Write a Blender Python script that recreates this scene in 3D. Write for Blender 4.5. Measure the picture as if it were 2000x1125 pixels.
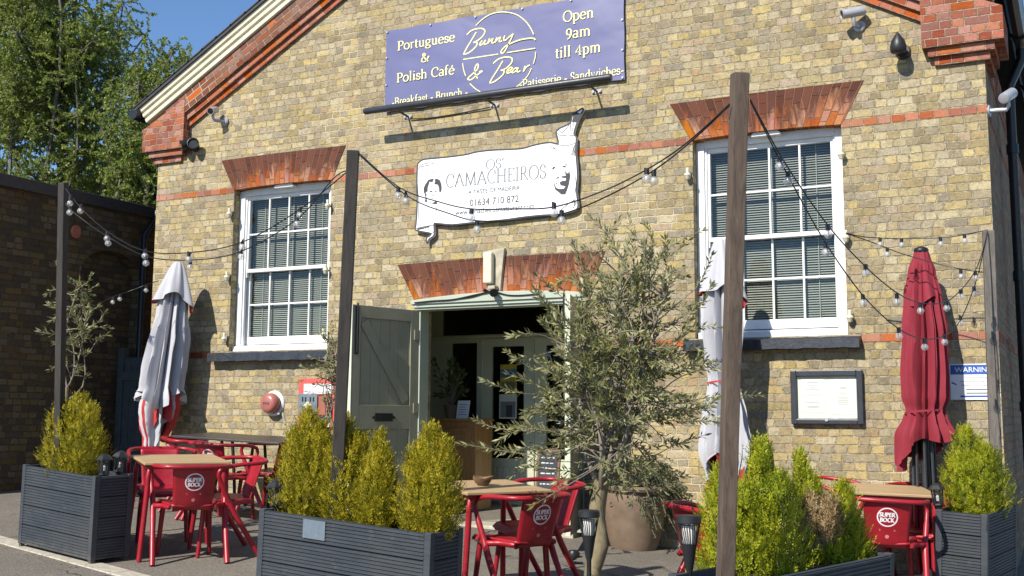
import bpy, bmesh, math, random
from mathutils import Vector, Matrix, noise
R_ = math.radians
random.seed(7)
for o in list(bpy.data.objects): bpy.data.objects.remove(o)
SC = bpy.context.scene
COL = SC.collection

# ---------------------------------------------------------------- camera, world, sun, exposure
CF, CYAW, CPIT, CROL = 2211.69, 0.468178, 0.127544, 0.005564
CO = Vector((5.1761, -9.8995, 1.1191))
PX, PY = 1000.0, 532.0
def _cam_axes():
    cy, sy = math.cos(CYAW), math.sin(CYAW); cp, sp = math.cos(CPIT), math.sin(CPIT)
    f = Vector((-sy*cp, cy*cp, sp)); r = Vector((cy, sy, 0)); u = r.cross(f)
    cr, sr = math.cos(CROL), math.sin(CROL)
    return r*cr + u*sr, u*cr - r*sr, f
CR, CU, CFW = _cam_axes()
cam = bpy.data.cameras.new('camera'); cam_o = bpy.data.objects.new('camera', cam); COL.objects.link(cam_o)
m = Matrix(((CR.x, CU.x, -CFW.x, CO.x), (CR.y, CU.y, -CFW.y, CO.y), (CR.z, CU.z, -CFW.z, CO.z), (0, 0, 0, 1)))
cam_o.matrix_world = m
cam.sensor_width = 36; cam.lens = CF/2000*36; cam.shift_y = -(562.5-PY)/2000
cam.clip_start = .05; cam.clip_end = 2000
SC.camera = cam_o
SUN = Vector((.235, 1, -.85)).normalized()
w = bpy.data.worlds.new("World"); SC.world = w; w.use_nodes = True
nt = w.node_tree; bg = nt.nodes['Background']
sky = nt.nodes.new('ShaderNodeTexSky'); sky.sky_type = 'NISHITA'; sky.sun_disc = False
sky.sun_elevation = math.asin(-SUN.z); sky.sun_rotation = math.atan2(-SUN.x, -SUN.y)
sky.air_density = 1.0; sky.dust_density = 0.0; sky.ozone_density = 7.0
nt.links.new(sky.outputs[0], bg.inputs[0]); bg.inputs[1].default_value = .11
sl = bpy.data.lights.new('sun', 'SUN'); sl.energy = 4.9; sl.angle = R_(.55); sl.color = (1, .94, .84)
so = bpy.data.objects.new('sun', sl); COL.objects.link(so); so.rotation_euler = SUN.to_track_quat('-Z', 'Y').to_euler(); so.location = (-6, -12, 14)
SC.view_settings.view_transform = 'Standard'; SC.view_settings.look = 'None'
SC.view_settings.exposure = 0.5; SC.view_settings.gamma = 1
SC.cycles.max_bounces = 7; SC.cycles.transparent_max_bounces = 16; SC.cycles.caustics_reflective = False; SC.cycles.caustics_refractive = False

# ---------------------------------------------------------------- measuring: photo pixel -> world point
def ray(x, y): return CR*((x-PX)/CF) + CU*(-(y-PY)/CF) + CFW
def at_depth(x, y, d): return CO + ray(x, y)*d
def on_plane(x, y, Y=0.0):
    v = ray(x, y); return CO + v*((Y-CO.y)/v.y)
GA, GB, GC = .06, -.05, .035                      # the forecourt falls towards the road and to the right
def gz(x, y): 
    x = max(-9, min(9, x)); y = max(-12, min(4, y)); return GA+GB*x+GC*y
def on_ground(x, y, h=0.0):
    v = ray(x, y); t = (GA+h+GB*CO.x+GC*CO.y-CO.z)/(v.z-GB*v.x-GC*v.y); return CO+v*t
GN = Vector((-GB, -GC, 1)).normalized()

# ---------------------------------------------------------------- materials
def mat(name):
    m = bpy.data.materials.new(name); m.use_nodes = True; nt = m.node_tree
    return m, nt, nt.nodes['Principled BSDF']
class N:
    def __init__(s, nt): s.nt = nt
    def __call__(s, typ, **kw):
        n = s.nt.nodes.new(typ)
        for k, v in kw.items(): setattr(n, k, v)
        return n
    def link(s, a, b): s.nt.links.new(a, b)
    def math(s, op, a, b=None, c=None, clamp=False):
        n = s.nt.nodes.new('ShaderNodeMath'); n.operation = op; n.use_clamp = clamp
        for i, q in enumerate((a, b, c)):
            if q is None: continue
            if isinstance(q, (int, float)): n.inputs[i].default_value = q
            else: s.link(q, n.inputs[i])
        return n.outputs[0]
    def ramp(s, fac, stops, interp='LINEAR'):
        n = s.nt.nodes.new('ShaderNodeValToRGB'); cr = n.color_ramp; cr.interpolation = interp
        while len(cr.elements) < len(stops): cr.elements.new(.5)
        for e, (p, c) in zip(cr.elements, stops): e.position = p; e.color = (*c, 1) if len(c) == 3 else c
        s.link(fac, n.inputs[0]); return n.outputs[0]
    def mix(s, fac, a, b, mode='MIX'):
        n = s.nt.nodes.new('ShaderNodeMix'); n.data_type = 'RGBA'; n.blend_type = mode
        for i, q in ((0, fac), (6, a), (7, b)):
            if isinstance(q, (int, float)): n.inputs[i].default_value = q
            elif isinstance(q, tuple): n.inputs[i].default_value = (*q, 1)
            else: s.link(q, n.inputs[i])
        return n.outputs[2]
    def noise(s, vec, scale, detail=3, rough=.55, dist=0.0, out=0):
        n = s.nt.nodes.new('ShaderNodeTexNoise'); n.inputs['Scale'].default_value = scale
        n.inputs['Detail'].default_value = detail; n.inputs['Roughness'].default_value = rough; n.inputs['Distortion'].default_value = dist
        if vec is not None: s.link(vec, n.inputs['Vector'])
        return n.outputs[out]
    def bump(s, h, bsdf, strength=.5, dist=.01):
        n = s.nt.nodes.new('ShaderNodeBump'); n.inputs['Strength'].default_value = strength; n.inputs['Distance'].default_value = dist
        s.link(h, n.inputs['Height']); s.link(n.outputs[0], bsdf.inputs['Normal'])
    def mapping(s, vec, scale=(1, 1, 1), rot=(0, 0, 0)):
        n = s.nt.nodes.new('ShaderNodeMapping'); n.inputs['Scale'].default_value = scale; n.inputs['Rotation'].default_value = rot
        s.link(vec, n.inputs['Vector']); return n.outputs[0]
    def obj(s): return s.nt.nodes.new('ShaderNodeTexCoord').outputs['Object']
    def uv(s): return s.nt.nodes.new('ShaderNodeTexCoord').outputs['UV']

def plain(name, col, rough=.5, var=.12, scale=12, metal=0.0, spec=.5, bump=0.0, bscale=60, coat=0.0):
    """One colour with a little mottling, so that nothing is perfectly uniform."""
    m, nt, b = mat(name); n = N(nt); v = n.obj()
    f = n.noise(v, scale, 4)
    lo = tuple(c*(1-var) for c in col); hi = tuple(min(1, c*(1+var)) for c in col)
    n.link(n.ramp(f, [(.3, lo), (.7, hi)]), b.inputs['Base Color'])
    r = n.noise(v, scale*3, 3)
    n.link(n.math('MULTIPLY_ADD', r, .25, rough-.12), b.inputs['Roughness'])
    b.inputs['Metallic'].default_value = metal; b.inputs['Specular IOR Level'].default_value = spec
    b.inputs['Coat Weight'].default_value = coat
    if bump: n.bump(n.noise(v, bscale, 4), b, bump, .004)
    return m

def brick(name, cols, mortar, bw=.225, bh=.072, joint=.010, headers=.5, grime=.5, worn=1.0, rough=.9, v0=0.0):
    """Coursed brickwork in metres on the UV map: courses alternate stretchers and headers, every brick its own colour."""
    m, nt, b = mat(name); n = N(nt); uv0 = n.uv(); ob = n.obj()
    nz = n.noise(uv0, 22, 3, .6, out=1)
    off = n('ShaderNodeVectorMath', operation='MULTIPLY_ADD'); n.link(nz, off.inputs[0])
    off.inputs[1].default_value = (.017*worn, .017*worn, 0); off.inputs[2].default_value = (-.0085*worn, -.0085*worn, 0)
    nz2 = n.noise(uv0, 5.5, 2, .5, out=1); off2 = n('ShaderNodeVectorMath', operation='MULTIPLY_ADD'); n.link(nz2, off2.inputs[0])
    off2.inputs[1].default_value = (.03*worn, .016*worn, 0); off2.inputs[2].default_value = (-.015*worn, -.008*worn, 0)
    uw = n('ShaderNodeVectorMath', operation='ADD'); n.link(uv0, uw.inputs[0]); n.link(off2.outputs[0], uw.inputs[1])
    add = n('ShaderNodeVectorMath', operation='ADD'); n.link(uw.outputs[0], add.inputs[0]); n.link(off.outputs[0], add.inputs[1])
    sp = n('ShaderNodeSeparateXYZ'); n.link(add.outputs[0], sp.inputs[0])
    u, v = sp.outputs[0], n.math('SUBTRACT', sp.outputs[1], v0)
    rv = n.math('DIVIDE', v, bh); row = n.math('FLOOR', rv); fv = n.math('FRACT', rv)
    fv = n.math('SUBTRACT', rv, row)
    odd = n.math('ABSOLUTE', n.math('MODULO', row, 2.0))
    wn = n('ShaderNodeTexWhiteNoise', noise_dimensions='1D'); n.link(n.math('ADD', row, .37), wn.inputs['W'])
    # some courses break the rhythm
    odd = n.math('ABSOLUTE', n.math('SUBTRACT', odd, n.math('GREATER_THAN', wn.outputs[0], .82)))
    bwid = n.math('MULTIPLY_ADD', odd, -bw*(1-headers), bw)
    uo = n.math('ADD', u, n.math('MULTIPLY', wn.outputs[0], bw))
    ru = n.math('DIVIDE', uo, bwid); c = n.math('FLOOR', ru); fu = n.math('SUBTRACT', ru, c)
    # now and then a stretcher is cut into two closers
    cv = n('ShaderNodeCombineXYZ'); n.link(c, cv.inputs[0]); n.link(row, cv.inputs[1])
    w2 = n('ShaderNodeTexWhiteNoise', noise_dimensions='2D'); n.link(cv.outputs[0], w2.inputs['Vector'])
    cut = n.math('MULTIPLY', n.math('GREATER_THAN', w2.outputs[0], .72), n.math('SUBTRACT', 1.0, odd))
    half = n.math('MULTIPLY', n.math('FLOOR', n.math('MULTIPLY', fu, 2.0)), cut)
    fu2 = n.math('FRACT', n.math('MULTIPLY', fu, n.math('ADD', 1.0, cut)))
    wid2 = n.math('DIVIDE', bwid, n.math('ADD', 1.0, cut))
    fu_m = n.math('MULTIPLY', fu2, wid2); fv_m = n.math('MULTIPLY', fv, bh)
    d = n.math('MINIMUM', n.math('MINIMUM', fu_m, n.math('SUBTRACT', wid2, fu_m)), n.math('MINIMUM', fv_m, n.math('SUBTRACT', bh, fv_m)))
    mr = n('ShaderNodeMapRange', interpolation_type='SMOOTHSTEP'); n.link(d, mr.inputs[0])
    mr.inputs[1].default_value = joint*.38; mr.inputs[2].default_value = joint*.38+.0035
    face = mr.outputs[0]
    cv2 = n('ShaderNodeCombineXYZ'); n.link(c, cv2.inputs[0]); n.link(row, cv2.inputs[1]); n.link(half, cv2.inputs[2])
    w3 = n('ShaderNodeTexWhiteNoise', noise_dimensions='3D'); n.link(cv2.outputs[0], w3.inputs['Vector'])
    k = len(cols); base = n.ramp(w3.outputs[0], [(i/k, q) for i, q in enumerate(cols)], 'CONSTANT')
    sep = n('ShaderNodeSeparateColor'); n.link(w3.outputs[1], sep.inputs[0])
    val = n.math('MULTIPLY_ADD', sep.outputs[0], .30, .84)
    hv = n('ShaderNodeHueSaturation'); n.link(base, hv.inputs['Color']); n.link(val, hv.inputs['Value'])
    n.link(n.math('MULTIPLY_ADD', sep.outputs[1], .4, .72), hv.inputs['Saturation'])
    base = hv.outputs[0]
    # face blotches: kiss marks, pitting, pale bloom and soot with shapes of their own
    fine = n.noise(ob, 55, 5, .65); mid = n.noise(ob, 16, 4, .6, .4); big = n.noise(ob, 1.3, 4, .6)
    base = n.mix(n.math('MULTIPLY', n.ramp(fine, [(.42, (0, 0, 0)), (.62, (1, 1, 1))]), .5*grime+.1), base, n.mix(.5, base, (.05, .04, .03)))
    bl = n.ramp(mid, [(.47, (0, 0, 0)), (.62, (1, 1, 1))])
    base = n.mix(n.math('MULTIPLY', bl, .62*grime), base, n.mix(.45, base, (.05, .04, .025)))
    pit = n.ramp(n.noise(ob, 75, 4, .75), [(.60, (0, 0, 0)), (.70, (1, 1, 1))]); base = n.mix(n.math('MULTIPLY', pit, .6*worn), base, n.mix(.6, base, (.04, .03, .02)))
    pal = n.ramp(n.noise(ob, 24, 5, .7, .6), [(.57, (0, 0, 0)), (.68, (1, 1, 1))])
    base = n.mix(n.math('MULTIPLY', pal, .35*worn), base, mortar)
    mo = n.mix(n.ramp(n.noise(ob, 26, 4, .7), [(.36, (0, 0, 0)), (.62, (1, 1, 1))]), tuple(c*.34 for c in mortar), mortar)
    colr = n.mix(face, mo, base)
    gr = n.ramp(big, [(.42, (0, 0, 0)), (.70, (1, 1, 1))])
    colr = n.mix(n.math('MULTIPLY', gr, .34*grime), colr, n.mix(.45, colr, (.05, .045, .03)))
    # rain runs and repointed patches with their own shapes
    run = n.ramp(n.noise(n.mapping(ob, (3.4, 3.4, .35)), 1.0, 5, .65, .3), [(.50, (0, 0, 0)), (.68, (1, 1, 1))])
    colr = n.mix(n.math('MULTIPLY', run, .42*grime), colr, n.mix(.4, colr, (.06, .05, .035)))
    rep = n.ramp(n.noise(ob, .85, 3, .5, 1.2), [(.60, (0, 0, 0)), (.66, (1, 1, 1))])
    colr = n.mix(n.math('MULTIPLY', n.math('MULTIPLY', rep, n.math('SUBTRACT', 1.0, face)), .7), colr, tuple(min(1, c*1.3) for c in mortar))
    n.link(colr, b.inputs['Base Color'])
    b.inputs['Roughness'].default_value = rough; b.inputs['Specular IOR Level'].default_value = .25
    h = n.math('ADD', n.math('MULTIPLY', face, .9), n.math('MULTIPLY_ADD', fine, .5, n.math('MULTIPLY', mid, .55*worn)))
    n.bump(h, b, .95, .011)
    return m

M = {}
_T = lambda L, k=.24: [tuple(c*(1-k)+m_*k for c, m_ in zip(q, (.39, .315, .165))) for q in L]
STOCK = _T([(.53, .42, .205), (.47, .37, .185), (.41, .325, .17), (.49, .385, .20), (.36, .285, .16), (.57, .46, .235), (.43, .32, .18), (.30, .24, .145), (.51, .40, .19), (.43, .30, .185), (.39, .31, .165), (.54, .435, .215), (.33, .265, .155), (.45, .355, .19), (.48, .38, .185), (.52, .41, .205), (.30, .235, .14), (.19, .155, .105), (.24, .19, .12)])
M['stock'] = brick('yellow_stock_brick', STOCK, (.47, .40, .265), grime=.86, worn=1.3, v0=3.639, bw=.182, headers=.57)
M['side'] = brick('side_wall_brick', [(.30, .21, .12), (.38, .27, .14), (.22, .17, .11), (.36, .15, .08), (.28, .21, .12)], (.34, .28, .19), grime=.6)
M['annexe'] = brick('shade_toned_annexe_brick', [(.12, .085, .038), (.15, .105, .045), (.075, .055, .03), (.10, .065, .03), (.13, .095, .045), (.055, .04, .026)], (.10, .075, .046), grime=.9)  # colours darkened beyond the brick's own, standing in for shade on this wall
RED = [(.40, .105, .04), (.34, .085, .04), (.30, .095, .06), (.42, .135, .06), (.24, .06, .035), (.38, .13, .085)]
M['red'] = brick('red_rubbed_brick', RED, (.46, .33, .22), joint=.008, grime=.45, worn=.7, bh=.0708, v0=4.085, bw=.19, headers=.55)
M['string'] = brick('orange_string_brick', [(.44, .135, .045), (.40, .11, .04), (.34, .095, .045), (.42, .15, .06), (.26, .08, .04), (.43, .125, .045), (.38, .125, .07)], (.45, .31, .20), joint=.008, headers=.6, bw=.19, grime=.3, worn=.6, v0=3.639)
M['rake'] = brick('brown_red_gable_brick', [(.22, .075, .04), (.27, .09, .05), (.18, .06, .035), (.24, .10, .06), (.42, .11, .035)], (.42, .30, .20), joint=.010, grime=.3, worn=.5, bh=.0712, v0=.1385)
M['rake2'] = brick('orange_gable_brick', [(.50, .125, .035), (.46, .10, .03), (.40, .10, .04), (.28, .075, .04)], (.40, .28, .18), joint=.008, grime=.3, worn=.5, bh=.0685)

def asphalt():
    m, nt, b = mat('asphalt'); n = N(nt); v = n.obj()
    big = n.noise(v, .7, 4); f = n.noise(v, 60, 5, .75); sp = n.noise(v, 160, 2)
    c = n.ramp(f, [(.30, (.10, .088, .072)), (.52, (.19, .168, .138)), (.70, (.33, .30, .25))])
    c = n.mix(n.math('MULTIPLY', n.ramp(big, [(.42, (0, 0, 0)), (.66, (1, 1, 1))]), .45), c, (.11, .10, .082))
    c = n.mix(n.ramp(sp, [(.68, (0, 0, 0)), (.76, (1, 1, 1))]), c, (.42, .39, .33))
    wob = n('ShaderNodeVectorMath', operation='MULTIPLY_ADD'); n.link(n.noise(v, 2.2, 4, out=1), wob.inputs[0]); wob.inputs[1].default_value = (.7, .7, 0); n.link(v, wob.inputs[2])
    vo = n('ShaderNodeTexVoronoi', feature='DISTANCE_TO_EDGE'); vo.inputs['Scale'].default_value = .42; n.link(wob.outputs[0], vo.inputs['Vector'])
    crack = n.math('LESS_THAN', vo.outputs[0], .0045)
    c = n.mix(n.math('MULTIPLY', crack, n.ramp(n.noise(v, .9, 2), [(.45, (0, 0, 0)), (.6, (1, 1, 1))])), c, (.035, .032, .028))
    c = n.mix(n.math('MULTIPLY', n.ramp(n.noise(v, 5, 4, .7), [(.58, (0, 0, 0)), (.72, (1, 1, 1))]), .4), c, (.30, .27, .22))
    n.link(c, b.inputs['Base Color']); b.inputs['Roughness'].default_value = .95; b.inputs['Specular IOR Level'].default_value = .2
    n.bump(n.math('ADD', f, n.math('MULTIPLY', sp, .6)), b, .8, .008); return m
M['ground'] = asphalt()
M['kerb'] = plain('pale_concrete', (.42, .38, .30), .9, .2, 20, bump=.4)
M['white'] = plain('white_gloss_paint', (.74, .74, .725), .4, .09, 9, bump=.12, bscale=40)
M['cream'] = plain('cream_paint', (.62, .58, .44), .5, .12, 6, bump=.15)
M['slate'] = plain('dark_slate', (.035, .033, .035), .6, .3, 20)
M['gutter'] = plain('black_plastic_gutter', (.012, .013, .016), .35, .2)
M['sill'] = plain('black_painted_sill', (.028, .032, .04), .38, .3, 30, bump=.6, bscale=45)
M['sage'] = plain('pale_sage_paint', (.40, .44, .35), .45, .06, 5)
M['sagewall'] = plain('porch_sage_wall', (.32, .32, .23), .6, .1, 4)
M['sagedark'] = plain('sage_green_door_paint', (.265, .255, .175), .5, .08, 6)
M['sagelit'] = plain('sunlit_edge_sage', (.58, .62, .47), .5, .08, 6)  # lighter copy of the door's sage, with the sun put into its colour
M['stone'] = plain('pale_keystone', (.40, .36, .27), .85, .25, 14, bump=.5)
M['offwhite'] = plain('yellowed_plastic', (.60, .57, .43), .45, .06)
M['black'] = plain('black_metal', (.012, .012, .014), .4, .2)
M['blackp'] = plain('black_plastic', (.016, .017, .019), .45, .2)
M['charcoal'] = plain('charcoal_frame', (.03, .033, .042), .4, .2)
M['silver'] = plain('silver_grey_paint', (.42, .43, .46), .35, .1, metal=.3)
M['steel'] = plain('brushed_steel', (.36, .37, .38), .28, .12, 20, metal=.85)
M['red'+'p'] = plain('red_moulded_plastic', (.31, .011, .021), .38, .2, 7)
M['redsign'] = plain('faded_red_board', (.66, .10, .085), .5, .1)
M['redbrown'] = plain('brown_red_paint', (.32, .10, .07), .5, .15)
M['bell'] = plain('faded_red_bell', (.36, .125, .10), .35, .1, coat=.2)
M['whitep'] = plain('white_sign_board', (.80, .81, .82), .4, .03)
M['screen'] = plain('inner_screen_sage', (.50, .52, .39), .45, .06, 5)
M['ink'] = plain('black_ink', (.035, .035, .042), .6, .1)
M['inkgrey'] = plain('grey_ink', (.16, .165, .17), .6, .1)
M['yellowink'] = plain('pale_yellow_print', (.86, .80, .36), .5, .04)
M['whiteink'] = plain('white_print', (.85, .84, .72), .5, .04)
M['blue'] = plain('blue_print', (.03, .10, .36), .4, .06)
M['paper'] = plain('cream_paper', (.74, .76, .66), .6, .03)
M['papergrey'] = plain('faint_print', (.50, .52, .46), .6, .05)
M['terracotta'] = plain('weathered_terracotta', (.185, .13, .088), .85, .22, 7, bump=.35)
M['soil'] = plain('dark_soil', (.03, .022, .016), .95, .4, 40, bump=.8)
M['bowl'] = plain('coconut_bowl', (.16, .095, .05), .5, .25, 30)
M['greyfab'] = plain('pale_grey_canvas', (.44, .44, .465), .85, .08, 4, bump=.25, bscale=140)
M['redlin'] = plain('red_canvas_lining', (.42, .035, .035), .85, .08, 6)
M['redfab'] = plain('dusty_red_canvas', (.225, .016, .030), .85, .1, 4, bump=.25, bscale=140)
M['pole'] = plain('white_pole', (.62, .62, .62), .4, .06)
M['poleblk'] = plain('dark_grey_pole', (.035, .04, .046), .4, .1)
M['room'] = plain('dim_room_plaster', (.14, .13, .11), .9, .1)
M['hedge'] = plain('slate_green_timber', (.05, .06, .062), .7, .2)

def wood(name, c1, c2, rot=0, scale=3, rough=.6, stretch=14):
    m, nt, b = mat(name); n = N(nt); v = n.obj()
    mp = n.mapping(v, {0: (1, stretch, stretch), 1: (stretch, 1, stretch), 2: (stretch, stretch, 1)}[rot])
    f = n.noise(mp, scale, 6, .65, .6); g = n.noise(mp, scale*4, 3)
    c = n.ramp(f, [(.3, c1), (.72, c2)])
    c = n.mix(n.math('MULTIPLY', n.ramp(g, [(.55, (0, 0, 0)), (.7, (1, 1, 1))]), .4), c, tuple(q*.45 for q in c1))
    n.link(c, b.inputs['Base Color']); b.inputs['Roughness'].default_value = rough
    n.bump(f, b, .35, .004); return m
M['post'] = wood('weathered_brown_post', (.055, .038, .028), (.15, .108, .078), 2, 2.2, .8)
M['postdark'] = wood('dark_stained_post', (.018, .015, .013), (.05, .042, .036), 2, 2.2, .7)
M['postgrey'] = wood('grey_weathered_post', (.09, .078, .068), (.20, .18, .155), 2, 2.2, .8)
M['top'] = wood('pale_oak_tabletop', (.36, .235, .115), (.50, .36, .20), 0, 3, .5)
M['pine'] = wood('honey_pine', (.26, .12, .035), (.42, .22, .075), 2, 2.5, .45)
M['darktop'] = wood('dark_tabletop', (.03, .026, .024), (.07, .06, .055), 0, 3, .4)
M['easel'] = wood('brown_easel', (.10, .05, .025), (.2, .11, .055), 2, 3, .6)

def decking():
    m, nt, b = mat('slate_grey_decking'); n = N(nt); v = n.obj(); uv = n.uv()
    f = n.noise(n.mapping(v, (2, 2, 20)), 2, 5, .6); s = n.noise(v, 9, 5, .7); sc = n.noise(n.mapping(v, (6, 6, 90), (0, .15, 0)), 3, 4, .7); big = n.noise(v, 1.7, 4, .6)
    c = n.ramp(f, [(.3, (.025, .031, .038)), (.7, (.045, .054, .065))])
    c = n.mix(n.math('MULTIPLY', n.ramp(s, [(.60, (0, 0, 0)), (.74, (1, 1, 1))]), .35), c, (.16, .165, .16))
    c = n.mix(n.math('MULTIPLY', n.ramp(sc, [(.63, (0, 0, 0)), (.72, (1, 1, 1))]), .5), c, (.17, .18, .18))
    c = n.mix(n.math('MULTIPLY', n.ramp(big, [(.45, (0, 0, 0)), (.7, (1, 1, 1))]), .4), c, (.085, .085, .082))
    sz_ = n('ShaderNodeSeparateXYZ'); n.link(v, sz_.inputs[0]); mud = n.math('SUBTRACT', n.math('MULTIPLY_ADD', n.noise(v, 12, 4, .7), .30, -.05), sz_.outputs[2])
    c = n.mix(n.math('MULTIPLY', n.math('MULTIPLY', mud, 9.0, clamp=True), .55), c, (.13, .11, .085))
    n.link(c, b.inputs['Base Color']); b.inputs['Roughness'].default_value = .6
    n.bump(s, b, .2, .003); return m
M['deck'] = decking()
M['patch'] = plain('pale_blue_grey_patch', (.13, .165, .20), .55, .1, 30)

def glass(name, tint=(.9, .95, .95), refl=1.0, rough=.02):
    m, nt, b = mat(name); n = N(nt); nt.nodes.remove(b)
    out = nt.nodes['Material Output']; tr = n('ShaderNodeBsdfTransparent'); tr.inputs[0].default_value = (*tint, 1)
    gl = n('ShaderNodeBsdfGlossy'); gl.inputs['Roughness'].default_value = rough
    lw = n('ShaderNodeLayerWeight'); lw.inputs['Blend'].default_value = .5; fr = n.math('MULTIPLY_ADD', n.math('POWER', lw.outputs['Facing'], 5.0), .9, .045)
    bp = n('ShaderNodeBump'); bp.inputs['Strength'].default_value = .2; bp.inputs['Distance'].default_value = .01
    n.link(n.noise(n.obj(), 2.2, 2), bp.inputs['Height']); n.link(bp.outputs[0], gl.inputs['Normal'])
    mx = n('ShaderNodeMixShader'); n.link(n.math('MULTIPLY', fr, refl, clamp=True), mx.inputs[0])
    n.link(tr.outputs[0], mx.inputs[1]); n.link(gl.outputs[0], mx.inputs[2]); n.link(mx.outputs[0], out.inputs[0]); return m
M['glass'] = glass('window_glass', (.74, .76, .71), 1.25)
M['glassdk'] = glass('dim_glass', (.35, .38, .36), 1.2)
def bulbglass():
    m = glass('bulb_glass_painted_sheen', (.95, .95, .95), 3.0, .06); nt = m.node_tree; n = N(nt); out = nt.nodes['Material Output']; src = out.inputs[0].links[0].from_socket
    tl = n('ShaderNodeBsdfDiffuse'); tl.inputs[0].default_value = (.85, .84, .82, 1); mx = n('ShaderNodeMixShader'); mx.inputs[0].default_value = .22  # white diffuse mixed in stands for bright reflections on the clear globes
    n.link(src, mx.inputs[1]); n.link(tl.outputs[0], mx.inputs[2]); n.link(mx.outputs[0], out.inputs[0]); return m
M['bulb'] = bulbglass()
M['lantern'] = glass('lantern_glass', (.80, .84, .86), 2.5, .15)
M['filament'] = plain('frosted_filament', (.75, .72, .66), .4, .05)
M['blind'] = plain('grey_green_slats', (.47, .485, .455), .5, .05)

def banner_mat():
    m, nt, b = mat('violet_blue_vinyl'); n = N(nt); v = n.obj()
    c = n.ramp(n.noise(v, 1.5, 3), [(.3, (.095, .10, .225)), (.7, (.12, .125, .26))])
    n.link(c, b.inputs['Base Color']); b.inputs['Roughness'].default_value = .42; b.inputs['Specular IOR Level'].default_value = .6
    n.bump(n.noise(n.mapping(v, (1.2, 1, 1.6)), 1.6, 2, .45, .3), b, .18, .06); return m
M['banner'] = banner_mat()

def leafmat(name, cols, trans=.35, clump=6.0, rough=.5, under=None):
    m, nt, b = mat(name); n = N(nt)
    g = n('ShaderNodeNewGeometry'); r = g.outputs['Random Per Island']
    cl = n.noise(n.obj(), clump, 3, .6)
    q = n.math('ADD', n.math('MULTIPLY', r, .55), n.math('MULTIPLY', n.math('SUBTRACT', cl, .27), 1.0), clamp=True)
    k = len(cols); c = n.ramp(q, [(i/(k-1), cc) for i, cc in enumerate(cols)])
    if under is not None: c = n.mix(n.math('MULTIPLY', g.outputs['Backfacing'], .55), c, under)
    n.link(c, b.inputs['Base Color']); b.inputs['Roughness'].default_value = rough; b.inputs['Specular IOR Level'].default_value = .35
    tl = n('ShaderNodeBsdfTranslucent'); n.link(n.mix(.5, c, (.45, .55, .08)), tl.inputs[0])
    mx = n('ShaderNodeMixShader'); mx.inputs[0].default_value = trans
    n.link(b.outputs[0], mx.inputs[1]); n.link(tl.outputs[0], mx.inputs[2]); n.link(mx.outputs[0], nt.nodes['Material Output'].inputs[0]); return m
M['thuja'] = leafmat('golden_thuja_leaf', [(.09, .10, .010), (.25, .22, .012), (.42, .335, .018), (.54, .41, .03)], .25, 5)
M['thujagrn'] = leafmat('lime_thuja_leaf', [(.06, .11, .010), (.22, .265, .014), (.39, .395, .02), (.56, .49, .03)], .25, 5)
M['dead'] = leafmat('dead_tan_foliage', [(.14, .065, .03), (.33, .22, .11), (.50, .40, .23)], .2, 7)
M['olive'] = leafmat('olive_leaf', [(.07, .072, .026), (.16, .16, .058), (.27, .26, .10), (.42, .40, .21)], .2, 9, .4, (.27, .28, .18))
M['birch'] = leafmat('birch_leaf', [(.085, .13, .03), (.15, .20, .045), (.225, .275, .06), (.31, .34, .09)], .35, 1.2)
M['potplant'] = leafmat('trailing_plant_leaf', [(.03, .045, .016), (.07, .09, .03), (.13, .14, .06)], .2, 8)
def bark(name, c1, c2, sc=14):
    m, nt, b = mat(name); n = N(nt); v = n.obj()
    f = n.noise(n.mapping(v, (1, 1, .25)), sc, 6, .65, .8)
    n.link(n.ramp(f, [(.3, c1), (.68, c2)]), b.inputs['Base Color']); b.inputs['Roughness'].default_value = .9
    n.bump(f, b, .7, .012); return m
M['olivebark'] = bark('olive_bark', (.12, .10, .06), (.33, .27, .155))
M['twig'] = bark('pale_twig', (.14, .115, .085), (.30, .255, .20), 30)
M['birchbark'] = bark('birch_bark', (.06, .05, .04), (.22, .20, .17))

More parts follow.
